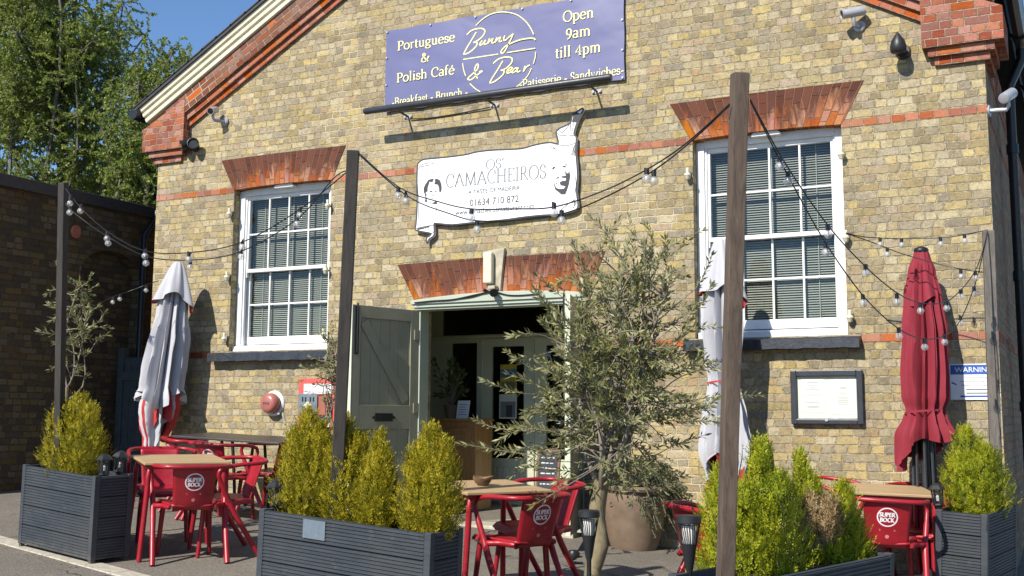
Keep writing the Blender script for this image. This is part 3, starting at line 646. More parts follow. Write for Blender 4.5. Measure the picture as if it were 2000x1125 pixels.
def build_gable():
    for sx in (-1, 1):
        def Mx(): # local x runs up the rake from the lower line's start, z is perpendicular, y the same
            o = Vector((sx*4.137, 0, 4.456)); ax = Vector((-sx*CT, 0, ST)); az = Vector((sx*ST, 0, CT))
            return Matrix(((ax.x, 0, az.x, o.x), (0, 1, 0, 0), (ax.z, 0, az.z, o.z), (0, 0, 0, 1)))
        Mt = Mx(); Lr = 4.137/CT
        top = lambda n: Lr+n*SL*1.0             # mitre at the ridge
        def layer(mb, n0, n1, pr, s0):
            e0, e1 = Lr+n0*math.tan(TH), Lr+n1*math.tan(TH)
            p = [(s0, -pr, n0), (e0, -pr, n0), (e0, .02, n0), (s0, .02, n0), (s0, -pr, n1), (e1, -pr, n1), (e1, .02, n1), (s0, .02, n1)]
            mb.poly(p, [(0,3,2,1),(4,5,6,7),(0,1,5,4),(1,2,6,5),(2,3,7,6),(3,0,4,7)], Mt)
        mb = MB(); layer(mb, 0.0, .066, .035, 0.0); layer(mb, .0665, .138, .07, -.03); mb.build('gable_band', M['rake2'], cafe)
        mb = MB(); layer(mb, .1385, .352, .105, -.10); mb.build('gable_band', M['rake'], cafe)
        # cream bargeboard: a moulded section run up the rake
        prof = [(.02, .352), (-.125, .352), (-.136, .360), (-.138, .402), (-.126, .410), (-.126, .428), (-.150, .434), (-.152, .474), (-.142, .480), (-.142, .494), (-.166, .500), (-.172, .548), (-.02, .548)]
        mb = MB(); s0 = -.39
        for i in range(len(prof)-1):
            (ya, na), (yb, nb) = prof[i], prof[i+1]
            mb.face([(s0, ya, na), (Lr+na*math.tan(TH), ya, na), (Lr+nb*math.tan(TH), yb, nb), (s0, yb, nb)], M=Mt)
        mb.face([(s0, y, q) for y, q in prof], M=Mt)
        mb.build('bargeboard', M['cream'], cafe)
        # roof slope
        mb = MB(); e = Lr+.55*math.tan(TH)
        mb.box(-.44, -.195, .549, e, 11.2, .585, Mt)
        for k in range(26):                     # slate courses read along the verge
            s = -.44+k*.235
            if s+.26 < e: mb.box(s, -.205, .5855, s+.26, 11.2, .596+.006*(k % 2), Mt)
        mb.build('roof', M['slate'], cafe)
        # red brick kneeler at the foot of the gable, corbelled out in steps
        a, b = 4.085, HW+.16
        mb = MB()
        def blk(x0, x1, z0, z1, pr, side):
            mb.box(min(sx*x0, sx*x1), -pr, z0, max(sx*x0, sx*x1), .55, z1)
        blk(4.175, HW+.045, 4.085, 4.155, .035, 0); blk(4.128, HW+.085, 4.1555, 4.226, .075, 0)
        mb.prism([(sx*q[0], q[1]) for q in ([(a, 4.2265), (b, 4.2265), (b, zr(b)+.37), (a, zr(a)+.33)] if sx > 0 else [(b, 4.2265), (a, 4.2265), (a, zr(a)+.33), (b, zr(b)+.37)])], -.112, .55)
        mb.build('kneeler', M['red'], cafe)
        # eaves gutter
        gx, gz_ = sx*(HW+.225), 4.675
        mb = MB(); pr = [(-.065, .05), (-.07, .0), (-.045, -.045), (0, -.062), (.045, -.045), (.07, 0), (.065, .05)]
        for i in range(len(pr)-1):
            (xa, za), (xb, zb) = pr[i], pr[i+1]
            mb.face([(gx+xa, -.22, gz_+za), (gx+xb, -.22, gz_+zb), (gx+xb, 11, gz_+zb), (gx+xa, 11, gz_+za)])
        mb.face([(gx+x, -.22, gz_+z) for x, z in pr]); mb.face([(gx+x, -.19, gz_+z) for x, z in pr])
        mb.box(gx-.07, -.22, gz_+.04, gx-.055, 11, gz_+.055); mb.box(gx+.055, -.22, gz_+.04, gx+.07, 11, gz_+.055)
        for yy in (1.2, 3.0): mb.tube([(gx, yy, gz_-.01), (gx, yy+.09, gz_-.01)], .075, 12)
        mb.build('gutter', M['gutter'], cafe, smooth=40)
    mb = MB(); x = HW+.11; mb.tube([(HW+.225, 1.5, 4.6), (HW+.225, 1.5, 4.5), (x, 1.5, 4.25), (x, 1.5, .1)], .045, 12)
    for z in (3.6, 2.4, 1.2): mb.tube([(x, 1.5, z), (x, 1.5, z+.09)], .055, 12)
    mb.build('downpipe', M['gutter'], cafe, smooth=40)
build_gable()

def build_window(sx):
    a, b = (WX0, WX1) if sx > 0 else (-WX1, -WX0)
    zt = 3.672; z0 = WZ0; y0 = .098
    # box frame: jambs, head, timber sill
    mb = MB(); J = .078
    mb.box(a+.002, y0, z0, a+J, .24, zt); mb.box(b-J, y0, z0, b-.002, .24, zt)
    mb.box(a+J, y0, zt-.06, b-J, .24, zt+.02)
    mb.box(a+.002, y0+.012, zt-.002, b-.002, .20, 3.699)
    mb.box(a+J-.001, y0+.018, z0+.07, a+J+.02, y0+.05, zt-.06); mb.box(b-J-.02, y0+.018, z0+.07, b-J+.001, y0+.05, zt-.06)
    mb.prism([(y0-.045, z0+.002), (.24, z0+.002), (.24, z0+.085), (y0-.02, z0+.062), (y0-.045, z0+.055)], 0, b-a-.008, Matrix(((0, 1, 0, a+.004), (1, 0, 0, 0), (0, 0, 1, 0), (0, 0, 0, 1))))
    fr = mb.build('window', M['white'], cafe, bevel=.005)
    ia, ib = a+J+.004, b-J-.004; mid = 2.752
    for k, (s0, s1, y, bot) in enumerate(((mid-.018, zt-.06, y0+.035, .040), (z0+.085, mid+.020, y0+.082, .085))):
        mb = MB(); st = .042; tp = .045 if k == 0 else .036
        mb.box(ia, y, s0, ia+st, y+.042, s1); mb.box(ib-st, y, s0, ib, y+.042, s1)
        mb.box(ia+st, y+.0005, s1-tp, ib-st, y+.0415, s1); mb.box(ia+st, y+.0005, s0, ib-st, y+.0415, s0+bot)
        W = ib-ia-2*st; zz0, zz1 = s0+bot, s1-tp
        for i in range(1, 4): mb.box(ia+st+W*i/4-.0095, y+.006, zz0, ia+st+W*i/4+.0095, y+.034, zz1)
        mb.box(ia+st, y+.008, (zz0+zz1)/2-.0095, ib-st, y+.033, (zz0+zz1)/2+.0095)
        if k == 0:                             # little horns under the meeting rail
            mb.box(ia, y+.001, s0-.055, ia+.03, y+.038, s0); mb.box(ib-.03, y+.001, s0-.055, ib, y+.038, s0)
        sash = mb.build('sash', M['white'], fr, bevel=.004)
        mb = MB(); mb.face([(ia+.01, y+.02, s0+.01), (ib-.01, y+.02, s0+.01), (ib-.01, y+.02, s1-.01), (ia+.01, y+.02, s1-.01)])
        mb.build('glass', M['glass'], fr)
    mb = MB(); z = z0+.10; i = 0; rnd = random.Random(3+sx)
    while z < zt-.07:                          # venetian blind, slat by slat, with ladder cords
        t = rnd.uniform(-.0015, .0015)
        mb.face([(ia+.02, .235+.0, z+t), (ib-.02, .235, z-t), (ib-.02, .254, z+.016-t), (ia+.02, .254, z+.016+t)])
        z += .0222
    for f in (.16, .5, .84):
        x = ia+(ib-ia)*f; mb.box(x-.0035, .228, z0+.1, x+.0035, .230, zt-.07)
    mb.build('blind', M['blind'], fr)
    mb = MB(); cx = (a+b)/2                      # white vent hood fixed to the head
    mb.prism([(cx-.13, 3.655), (cx+.13, 3.655), (cx+.135, 3.675), (cx+.10, 3.70), (cx-.10, 3.70), (cx-.135, 3.675)], y0-.07, y0+.01)
    mb.build('vent_hood', M['white'], fr, bevel=.006)
    # black painted stone sill
    mb = MB(); x0, x1 = (1.955, 3.492) if sx > 0 else (-3.592, -1.948); n = 24
    def sec(t):
        x = x0+(x1-x0)*t; q = .003*math.sin(t*37)+.002*math.sin(t*91+1)
        return [(x, -.115+q, 1.722+q), (x, -.112+q, 1.802+q), (x, -.098, 1.816+q), (x, .09, 1.834), (x, .09, 1.722)]
    S = [sec(i/n) for i in range(n+1)]
    for i in range(n):
        for k in range(4): mb.face([S[i][k], S[i+1][k], S[i+1][k+1], S[i][k+1]][::-1])
        mb.face([S[i][0], S[i+1][0], S[i+1][4], S[i][4]])
    mb.face(S[0]); mb.face(S[-1][::-1])
    mb.build('sill', M['sill'], cafe, smooth=35)
for sx in (-1, 1): build_window(sx)

def build_door():
    mb = MB(); J = .075
    mb.box(-DX+.002, -.012, .06, -DX+J, .16, 2.225); mb.box(DX-J, -.012, .06, DX-.002, .16, 2.225)
    # segmental head board with a moulded lower edge
    n = 16; A = [(-.955+1.955*i/n, 2.300+.050*(1-(2*i/n-1)**2)) for i in range(n+1)]
    mb.prism([(-.955, 2.262), (1.0, 2.262)]+A[::-1], -.075, .05)
    mb.box(-.945, -.055, 2.228, .99, .15, 2.2615)
    mb.box(-.93, -.035, 2.205, .975, .15, 2.2275)
    fr = mb.build('doorway', M['sage'], cafe, bevel=.004)
    mb = MB(); mb.box(-DX+J+.003, -.10, -.10, DX-J-.003, .33, .088); mb.build('threshold', M['kerb'], fr, bevel=.008)
    def leaf(sx):
        W = .865; H0, H1 = .115, 2.20; T = .045
        # local: x from hinge to free edge, y through the leaf (inside face at y = 0 looks to -y), z up
        hinge = Vector((sx*.885, -.02, 0)); free = Vector((sx*1.125, -.855, 0)); ux = (free-hinge).normalized()
        uy = Vector((ux.y, -ux.x, 0)) if sx < 0 else Vector((-ux.y, ux.x, 0))   # outer side
        Mt = Matrix(((ux.x, uy.x, 0, hinge.x), (ux.y, uy.y, 0, hinge.y), (0, 0, 1, 0), (0, 0, 0, 1)))
        mb = MB(); nb = 7; bw = (W-.01)/nb
        for i in range(nb): mb.box(.005+i*bw+.0025, .018, H0, .005+(i+1)*bw-.0025, T, H1, Mt)
        mb.box(.005, .022, H0+.002, W-.005, T-.003, H1-.002, Mt)
        F = .014
        st = .105
        mb.box(0, 0, H0, st, .0178, H1, Mt); mb.box(W-st, 0, H0, W, .0178, H1, Mt)
        for z0_, z1_ in ((H1-.12, H1), (1.00, 1.235), (H0, H0+.22)): mb.box(st, .0003, z0_, W-st, .0176, z1_, Mt)
        def brace(xa, za, xb, zb, w=.10):
            d = Vector((xb-xa, 0, zb-za)); L = d.length; d.normalize(); q = Vector((-d.z, 0, d.x))*w/2
            a, b = Vector((xa, 0, za)), Vector((xb, 0, zb))
            mb.poly([tuple(v+Vector((0, y, 0))) for y in (.0024, .0174) for v in (a-q, b-q, b+q, a+q)], [(0,1,2,3),(7,6,5,4),(0,4,5,1),(1,5,6,2),(2,6,7,3),(3,7,4,0)], Mt)
        brace(W-st-.045, H1-.16, st+.05, 1.275); brace(W-st-.045, .96, st+.05, H0+.26)
        lf = mb.build('door_leaf', [M['sagedark']], cafe, bevel=.003)
        mb = MB(); mb.box(W+.0005, -.001, H0, W+.004, T+.001, H1, Mt); mb.build('sunlit_edge_strip', M['sagelit'], lf)  # thin pale strip paints sunlight onto the leaf's free edge
        if sx < 0:
            mb = MB(); mb.box(.33, -.006, 1.075, .56, -.0005, 1.155, Mt); mb.box(.30, -.004, 1.10, .33, -.0005, 1.125, Mt); mb.box(.56, -.004, 1.10, .59, -.0005, 1.125, Mt)
            mb.build('letter_slot', M['black'], lf, bevel=.002)
        mb = MB(); mb.box(W-.075, -.012, 1.72, W-.025, -.0005, 2.185, Mt); mb.tube([Mt @ Vector((W-.05, -.018, 1.73)), Mt @ Vector((W-.05, -.018, 2.215))], .009, 8)
        mb.build('bolt', M['black'], lf, bevel=.002)
        mb = MB()
        for z in (.45, 1.16, 1.9): mb.box(-.004, -.010, z, .06, -.0005, z+.10, Mt)
        mb.build('hinge', M['sagedark'], lf)
    leaf(-1); leaf(1)
build_door()

def build_porch():
    Y = 1.68; X0, X1, Z1 = -2.0, 1.35, 2.52
    mb = MB()
    mb.face([(X0, .331, .09), (X1, .331, .09), (X1, 4.5, .09), (X0, 4.5, .09)])
    mb.face([(X0, .331, Z1), (X0, 4.5, Z1), (X1, 4.5, Z1), (X1, .331, Z1)])
    mb.face([(X0, .331, .09), (X0, 4.5, .09), (X0, 4.5, Z1), (X0, .331, Z1)]); mb.face([(X1, .331, .09), (X1, .331, Z1), (X1, 4.5, Z1), (X1, 4.5, .09)])
    mb.face([(X0, 4.5, .09), (X1, 4.5, .09), (X1, 4.5, Z1), (X0, 4.5, Z1)])
    mb.face([(X0, .332, .09), (X0, .332, Z1), (-DX, .332, Z1), (-DX, .332, .09)]); mb.face([(DX, .332, .09), (DX, .332, Z1), (X1, .332, Z1), (X1, .332, .09)])
    po = mb.build('porch', M['sagewall'], cafe)
    # glazed inner screen: transom light, side lights, two doors
    mb = MB()
    holes = [(-1.60, 1.25, 2.075, 2.42), (-1.47, -1.13, .78, 1.98), (-.93, -.52, .66, 1.93), (-.24, .17, .66, 1.93), (.45, .95, .66, 1.93)]
    xs = sorted({X0, X1}|{h[i] for h in holes for i in (0, 1)}); zs = sorted({.09, Z1}|{h[i] for h in holes for i in (2, 3)})
    for i in range(len(xs)-1):
        for j in range(len(zs)-1):
            cx, cz = (xs[i]+xs[i+1])/2, (zs[j]+zs[j+1])/2
            if any(h[0] < cx < h[1] and h[2] < cz < h[3] for h in holes): continue
            mb.face([(xs[i], Y, zs[j]), (xs[i+1], Y, zs[j]), (xs[i+1], Y, zs[j+1]), (xs[i], Y, zs[j+1])])
            mb.face([(xs[i], Y+.05, zs[j]), (xs[i], Y+.05, zs[j+1]), (xs[i+1], Y+.05, zs[j+1]), (xs[i+1], Y+.05, zs[j])])
    for h in holes:
        for (p, q) in (((h[0], h[2]), (h[1], h[2])), ((h[1], h[2]), (h[1], h[3])), ((h[1], h[3]), (h[0], h[3])), ((h[0], h[3]), (h[0], h[2]))):
            mb.face([(p[0], Y, p[1]), (q[0], Y, q[1]), (q[0], Y+.05, q[1]), (p[0], Y+.05, p[1])])
    for x in (-1.055, -.39, .31): mb.box(x-.008, Y-.022, .10, x+.008, Y-.0005, 2.02)
    mb.box(-1.055, Y-.02, 2.005, .31, Y-.0005, 2.022)
    for x0 in (-.93, -.24):                     # boarded lower panels
        for k in range(5): mb.box(x0+k*.082, Y-.012, .18, x0+k*.082+.074, Y-.0005, .56)
    mb.box(X0, Y-.03, 2.035, X1, Y-.0005, 2.062)
    sc = mb.build('inner_screen', M['screen'], cafe, bevel=.003)
    for h in holes:
        mb = MB(); mb.face([(h[0], Y+.025, h[2]), (h[1], Y+.025, h[2]), (h[1], Y+.025, h[3]), (h[0], Y+.025, h[3])]); mb.build('glass', M['glassdk'], sc)
    # a bright back window far inside, glimpsed through the transom
    mb = MB(); mb.box(-.62, Y-.03, 2.035, -.60, Y-.02, 2.062); 
    return Y
PY_ = build_porch()

# ================================================================= ANNEXE, GATE
def build_annexe():
    an = thing('annexe_building', 'dark shaded brick annexe with black coping beside the cafe', 'building', (-5.4, 0, 0))
    I = Matrix.Translation((5.4, 0, 0))
    mb = MB(); x = -5.4; y0, y1, zt = -1.9, 6.0, 3.62
    # east wall with a blind arched opening
    ya, yb, zs, zc = -.32, .62, 2.80, 3.12
    def F(p): mb.face(p, M=I)
    n = 10; arc = [(ya+(yb-ya)*(1-math.cos(math.pi*i/n))/2, zs+(zc-zs)*math.sin(math.pi*i/n)) for i in range(n+1)]
    F([(x, y0, -.5), (x, y0, zt), (x, ya, zt), (x, ya, -.5)][::-1]); F([(x, yb, -.5), (x, yb, zt), (x, y1, zt), (x, y1, -.5)][::-1])
    for i in range(n):
        (p, q), (r, s) = arc[i], arc[i+1]
        F([(x, p, q), (x, r, s), (x, r, zt), (x, p, zt)]); F([(x, p, q), (x-.14, p, q), (x-.14, r, s), (x, r, s)])
    F([(x-.14, ya, -.5), (x-.14, yb, -.5)]+[(x-.14, p, q) for p, q in arc[::-1]])
    F([(x, ya, -.5), (x-.14, ya, -.5), (x-.14, ya, zs), (x, ya, zs)]); F([(x, yb, -.5), (x, yb, zs), (x-.14, yb, zs), (x-.14, yb, -.5)])
    F([(x, y0, -.5), (x, y0, zt), (-10, y0, zt), (-10, y0, -.5)]); F([(-10, y0, -.5), (-10, y0, zt), (-10, y1, zt), (-10, y1, -.5)]); F([(-10, y1, -.5), (-10, y1, zt), (x, y1, zt), (x, y1, -.5)])
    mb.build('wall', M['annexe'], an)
    mb = MB(); mb.box(-.30, y0-.05, zt, .055, y1, zt+.14); mb.box(-4.6, y0-.05, zt, -.30, y0+.25, zt+.14); mb.box(-4.6, y0+.2, zt-.05, -.2, y1, zt+.02); mb.build('coping', M['slate'], an, bevel=.01)
    mb = MB(); mb.lathe([(.075, 0), (.08, .012), (.055, .02), (.05, .012)], 20, Matrix.Translation((0, -.43, 3.27)) @ Matrix.Rotation(R_(90), 4, 'Y')); mb.build('vent_roundel', M['redbrown'], an, smooth=40)
    mb = MB(); mb.tube([(.06, .80, 3.72), (.07, .78, 3.60), (.07, .60, 3.38), (.07, .60, .2)], .035, 10); mb.build('downpipe', M['gutter'], an, smooth=40)
    g = thing('alley_gate', 'slate green boarded gate in the dark gap beside the annexe', 'gate', (-5.0, .40, gz(-5, .4)))
    mb = MB()
    for i in range(7): mb.box(-.36+i*.108, 0, .06, -.36+i*.108+.102, .03, 1.50)
    mb.box(-.36, -.025, .25, .39, -.0005, .36); mb.box(-.36, -.025, 1.22, .39, -.0005, 1.33)
    mb.build('board_panel', M['hedge'], g, bevel=.003)
    for x in (-.40, .42):
        mb = MB(); mb.box(x-.045, -.03, -.1, x+.045, .06, 1.62); mb.build('gate_post', M['hedge'], g, bevel=.005)
build_annexe()

# ================================================================= ON THE FACADE
def px_fn(ox, oy, sc, Y):
    """crop pixel of a close look at the photo -> (x, z) on the plane y = Y"""
    def f(a, b): p = on_plane(ox+a/sc, oy+b/sc, Y); return (p.x, p.z)
    return f
def build_banner():
    Y = -.035
    b = thing('banner', 'violet blue vinyl banner with pale yellow cafe lettering high on the gable', 'banner', (0, 0, 0))
    x0, x1, z0, z1 = -1.345, 1.385, 4.335, 5.235
    def P(u, v):
        x = x0+(x1-x0)*u; z = z0+(z1-z0)*v
        # sheet pulled tight between eyelets: shallow scallops at the edges and a slow ripple
        e = min(u, 1-u, v, 1-v); sc = .010*math.sin(u*math.pi*6)**2*math.exp(-min(v, 1-v)*14)
        z += (sc if v < .5 else -sc)*.9; x += .006*math.sin(v*math.pi*2)**2*math.exp(-min(u, 1-u)*20)*(1 if u < .5 else -1)
        y = Y+.005*math.sin(u*9.4+v*2.2)*math.sin(v*3.1)*(1-math.exp(-e*9))
        return (x, y, z)
    mb = MB(); mb.grid(P, 60, 20); mb.build('sheet', M['banner'], b, smooth=60)
    YT = Y-.0065
    for s, p0, p1, h in (('Portuguese', (776, 97.5), (888.5, 81.5), .098), ('&', (821, 122), (838.5, 119.5), .10), ('Polish Café', (774.5, 161.5), (887.5, 144), .098),
                          ('Open', (1099, 43), (1160.5, 33.5), .105), ('9am', (1105, 76.5), (1154.5, 68.5), .105), ('till 4pm', (1084, 115), (1174.5, 99.5), .105),
                          ('-Breakfast - Brunch -', (765, 207.5), (914, 186.5), .085), ('-Patisserie - Sandwiches-', (1014, 172.5), (1219, 144), .085)):
        mb = MB(); fn, w_ = plane_fn(p0, p1, YT); add_serif(mb, s, fn, w_, h, .10, .046); mb.build('lettering', M['yellowink'], b)
    f = px_fn(890, 10, 6.247, YT)
    mb = MB(); q = [0]
    def st(pts, w_=.0135, smooth=True):
        q[0] += 1; p = [Vector((a[0], a[1], 0)) for a in pts]
        if smooth and len(p) > 2: p = catmull(p, 5)
        ribbon(mb, [f(v.x, v.y) for v in p], w_, lambda x, z, l=q[0]: (x, YT-.0002*(l % 9), z))
    st([(250,330),(190,430),(130,530),(95,600)]); st([(135,362),(190,312),(270,287),(335,290),(357,325),(325,385),(262,435),(215,457)])
    st([(215,457),(258,455),(255,492),(200,550),(150,585),(95,600)])
    st([(325,432),(298,468),(300,490),(330,470),(368,425)]); st([(368,425),(347,465),(358,480),(380,468)])
    st([(415,405),(390,470)]); st([(390,470),(430,428),(455,410),(440,450),(455,462),(475,450)])
    st([(505,395),(478,458)]); st([(478,458),(520,408),(548,392),(530,435),(545,445),(565,432)])
    st([(600,372),(585,415),(605,430),(650,390),(702,350)]); st([(702,350),(672,420),(625,515),(588,575),(562,590),(556,560),(610,500),(700,455),(800,420),(900,405),(958,410),(968,428)])
    st([(90,662),(520,597)], .010); st([(625,580),(970,526)], .010)
    st([(245,250),(330,170),(430,110),(540,85),(650,90),(760,125),(860,205),(920,290),(952,358)], .010)
    st([(975,570),(970,640),(947,717)], .009); st([(925,770),(880,860),(800,950),(710,1022)], .009)
    st([(85,708),(98,790),(122,865)], .009); st([(172,955),(240,1020),(335,1078)], .009)
    st([(267,895),(235,830),(235,765),(262,720),(276,738),(262,785),(215,830),(160,880),(150,905),(190,908),(250,860),(328,803)]); st([(328,803),(285,812)])
    st([(575,680),(510,790),(445,890),(415,950)]); st([(457,712),(520,660),(600,635),(670,640),(692,672),(665,725),(600,780),(550,797)])
    st([(550,797),(590,802),(578,845),(520,900),(460,940),(415,950)])
    st([(625,812),(670,790),(692,765),(662,762),(628,800),(630,828),(668,820),(700,795)]); st([(752,765),(718,775),(690,812),(702,825),(740,798),(765,762)]); st([(765,762),(748,805),(765,815),(790,800)])
    st([(848,742),(825,812)]); st([(825,812),(855,765),(885,740),(905,732)])
    mb.build('script_logo', M['yellowink'], b)
    mb = MB()
    for k in range(6):
        x = x0+.02+(x1-x0-.04)*k/5
        for z in (z0+.02, z1-.02): mb.tube([(x, Y-.003, z), (x, Y-.012, z)], .011, 10)
    for z in (4.63, 4.93):
        for x in (x0+.02, x1-.02): mb.tube([(x, Y-.003, z), (x, Y-.012, z)], .011, 10)
    mb.build('eyelet', M['silver'], b)
build_banner()

def build_trough():
    t = thing('sign_light', 'long dark tube light on three brackets below the violet banner', 'sign light', (0, 0, 0))
    s = .29; A = on_plane(712, 216.5, -s); B = on_plane(1194, 152, -s); z = (A.z+B.z)/2
    mb = MB(); mb.tube([(A.x, -s, z), (A.x+.015, -s, z), (B.x-.015, -s, z), (B.x, -s, z)], [.030, .036, .036, .030], 14); mb.build('tube', M['charcoal'], t, smooth=40)
    xs = [on_plane(798, 222).x, on_plane(967, 198).x, on_plane(1166, 171).x]
    for x in xs:
        mb = MB(); mb.tube([(x, -.002, z-.03), (x, -.15, z-.02), (x, -s+.02, z)], .011, 8); mb.build('bracket', M['black'], t, smooth=40)
        mb = MB(); mb.box(x-.05, -.008, z-.05, x+.05, 0.0, z-.01)
        for d in (-.035, .035): mb.tube([(x+d, -.008, z-.03), (x+d, -.022, z-.03)], .014, 10)
        mb.build('wall_plate', M['silver'], t)
    mb = MB(); mb.tube(catmull([(xs[0]+.03, -.02, z-.06), (xs[0]+.25, -.012, z-.075), (xs[0]+.6, -.012, z-.07), (xs[1]-.05, -.02, z-.05)], 6), .006, 6); mb.build('cable', M['black'], t)
build_trough()

def build_scroll():
    b = thing('scroll_sign', 'white scroll shaped restaurant sign with two printed faces over the door', 'sign', (0, 0, 0))
    Y = -.05; f = px_fn(800, 200, 4.0176, Y)
    out = [(62,500),(75,470),(110,448),(200,438),(330,425),(450,408),(520,390),(640,375),(760,370),(880,362),(960,340),(1040,322),(1110,315),(1165,325),(1158,270),(1150,235),(1175,205),(1230,180),(1265,155),(1275,110),(1310,75),(1355,48),(1362,62),(1335,110),(1310,170),(1290,245),(1308,275),(1305,380),(1318,560),(1310,700),(1322,810),(1290,850),(1180,878),(1050,885),(900,900),(760,920),(600,935),(480,945),(330,960),(210,950),(192,960),(192,1040),(150,1075),(142,1108),(132,1085),(140,1055),(170,1030),(100,1015),(45,1000),(50,960),(60,800),(58,640)]
    P = [f(*p) for p in out]
    sm = [(v.x, v.y) for v in catmull([Vector((p[0], p[1], 0)) for p in P], 3, True)]
    mb = MB(); mb.prism(sm[::-1], Y, -.012); mb.build('board', M['whitep'], b)
    mb = MB(); q = [0]
    def st(pts, w_=.010, sm_=True, raw=False):
        q[0] += 1; p = [Vector((a[0], a[1], 0)) for a in pts]
        if sm_ and len(p) > 2: p = catmull(p, 4)
        ribbon(mb, [(v.x, v.y) if raw else f(v.x, v.y) for v in p], w_, lambda x, z, l=q[0]: (x, Y-.0012-.0002*(l % 7), z))
    st(sm+[sm[0]], .016, False, True)
    for s in ([(62,640),(72,800),(66,940)], [(70,520),(95,490),(150,475),(190,480)], [(1158,240),(1190,262),(1240,255),(1290,262)], [(1170,215),(1200,235),(1255,175)], [(1265,155),(1258,248)], [(1290,150),(1272,246)],
              [(1160,330),(1230,340),(1300,320)], [(1300,330),(1285,370),(1302,400)], [(1296,560),(1306,640),(1296,720)], [(1300,760),(1240,800),(1180,850)], [(50,990),(110,975),(192,962)], [(60,1000),(120,985),(165,965)], [(150,1060),(192,1010)],
              [(985,352),(995,372)], [(178,535),(195,560)], [(215,820),(212,850)], [(1010,400),(1018,415)], [(90,505),(160,490)], [(450,425),(440,435)], [(1095,345),(1140,365)], [(1120,340),(1160,382)]): st(s, .006)
    for k in range(9): st([(1288-3*k, 345+8*k), (1303, 352+8*k)], .005)
    for k in range(7): st([(1292, 770+9*k-3), (1312-5*k, 790+7*k)], .006)
    for k in range(6): st([(60+16*k, 1000-3*k), (78+16*k, 984-3*k)], .009)
    def fill(pts, g):
        q[0] += 1; p = [g(*a) for a in pts]; mb.face([(x, Y-.0014-.0002*(q[0] % 7), z) for x, z in p])
    h = px_fn(1075, 205, 11.84, Y)
    fill([(615,165),(700,215),(640,400),(500,400),(540,215)], h); 
    # printed faces: plain two-tone sketches
    g = px_fn(820, 340, 16.08, Y)
    for pl in ([(130,620),(120,450),(170,330),(270,180),(330,160),(300,260),(250,420),(240,560),(190,560)], [(190,560),(210,640),(205,760),(245,890),(150,860),(190,760),(155,640)], [(300,170),(420,145),(440,170),(400,240),(330,260)], [(470,150),(560,150),(640,200),(680,330),(690,450),(670,560),(610,560),(600,420),(560,330),(450,320),(480,250)],
               [(290,540),(340,520),(400,540),(390,570),(330,560)], [(440,570),(520,520),(540,540),(470,575)], [(360,660),(460,655),(450,672),(370,672)], [(310,745),(400,742),(480,750),(400,765)], [(480,860),(540,850),(540,940),(440,940),(300,890),(290,870),(400,915)]): fill(pl, g)
    g = px_fn(1065, 310, 14.06, Y)
    for pl in ([(180,290),(230,215),(290,220),(225,292)], [(510,150),(560,135),(610,180),(590,200),(560,160)], [(450,232),(520,185),(575,215),(570,240)], [(545,400),(565,290),(585,390),(600,405),(570,470)], [(640,390),(645,270),(690,470),(650,700),(600,860),(550,980),(440,980),(500,830),(560,760),(570,460),(600,400)],
               [(270,540),(385,490),(380,530),(340,545)], [(435,485),(570,465),(560,530),(460,520)], [(390,650),(470,610),(570,600),(560,760),(420,725)], [(265,700),(345,640),(320,690)], [(220,600),(300,800),(390,830),(505,825),(440,980),(380,930),(275,850),(235,690)], [(150,540),(200,570),(160,560)]): fill(pl, g)
    mb.build('line_art', M['ink'], b)
    for s, p0, p1, hh in (("OS'", (948, 331.5), (985, 326.5), .098), ('CAMACHEIROS', (870, 367), (1067, 346.5), .135)):
        fn, w_ = plane_fn(p0, p1, Y-.0025); mb = MB(); add_serif(mb, s, fn, w_, hh, .075, .028); mb.build('serif_lettering', M['inkgrey'], b)
    for s, p0, p1, hh in (('- A TASTE OF MADEIRA -', (909, 380.5), (1021, 369), .042), ('01634 710 872', (917.5, 403), (1013, 394), .070), ('www.camacheirosrestaurant.com', (889, 420.5), (1043, 406.5), .052)):
        fn, w_ = plane_fn(p0, p1, Y-.0025); mb = MB(); add_text(mb, s, fn, w_, hh); mb.build('plain_lettering', M['ink'], b)
build_scroll()

def bullet_camera(name_label, base, aim, arm, r=.045, L=.20, down=True):
    """base on the wall, aim = pointing direction, arm = vector wall -> neck"""
    t = thing('security_camera', name_label, 'camera', base)
    a = Vector(aim).normalized(); arm = Vector(arm)
    nrm = Vector((arm.x, arm.y, 0)).normalized()
    mb = MB(); mb.tube([(0, 0, 0), tuple(nrm*.02)], [.055, .048], 14); mb.build('wall_plate', M['silver'], t, smooth=40)
    mb = MB(); e = arm; mb.tube([(0, 0, 0), tuple(Vector((e.x, e.y, -.01))*.9), tuple(e+Vector((0, 0, .02))), tuple(e+Vector((0, 0, .075)))], [.02, .019, .018, .016], 10); mb.build('arm', M['silver'], t, smooth=40)
    c = e+Vector((0, 0, .105)); Q = a.to_track_quat('Z', 'Y').to_matrix().to_4x4(); Mt = Matrix.Translation(c) @ Q
    mb = MB(); mb.lathe([(r*.7, -L*.5), (r*.96, -L*.48), (r, -L*.40), (r, L*.42), (r*.97, L*.44)], 18, Mt); hb = mb.build('housing', M['silver'], t, smooth=40)
    mb = MB(); mb.lathe([(r*.99, L*.40), (r*1.02, L*.5), (r*.90, L*.5), (r*.85, L*.46)], 18, Mt); mb.build('visor', M['silver'], hb, smooth=40)
    mb = MB(); mb.lathe([(r*.86, L*.462), (.001, L*.47)], 18, Mt, cap=False); mb.build('lens', M['black'], hb)
p = on_plane(1679, 52); bullet_camera('silver bullet camera above the right window pointing left', (p.x, 0, p.z), (-.85, -.45, -.20), (-.03, -.12, -.01), .042, .21)
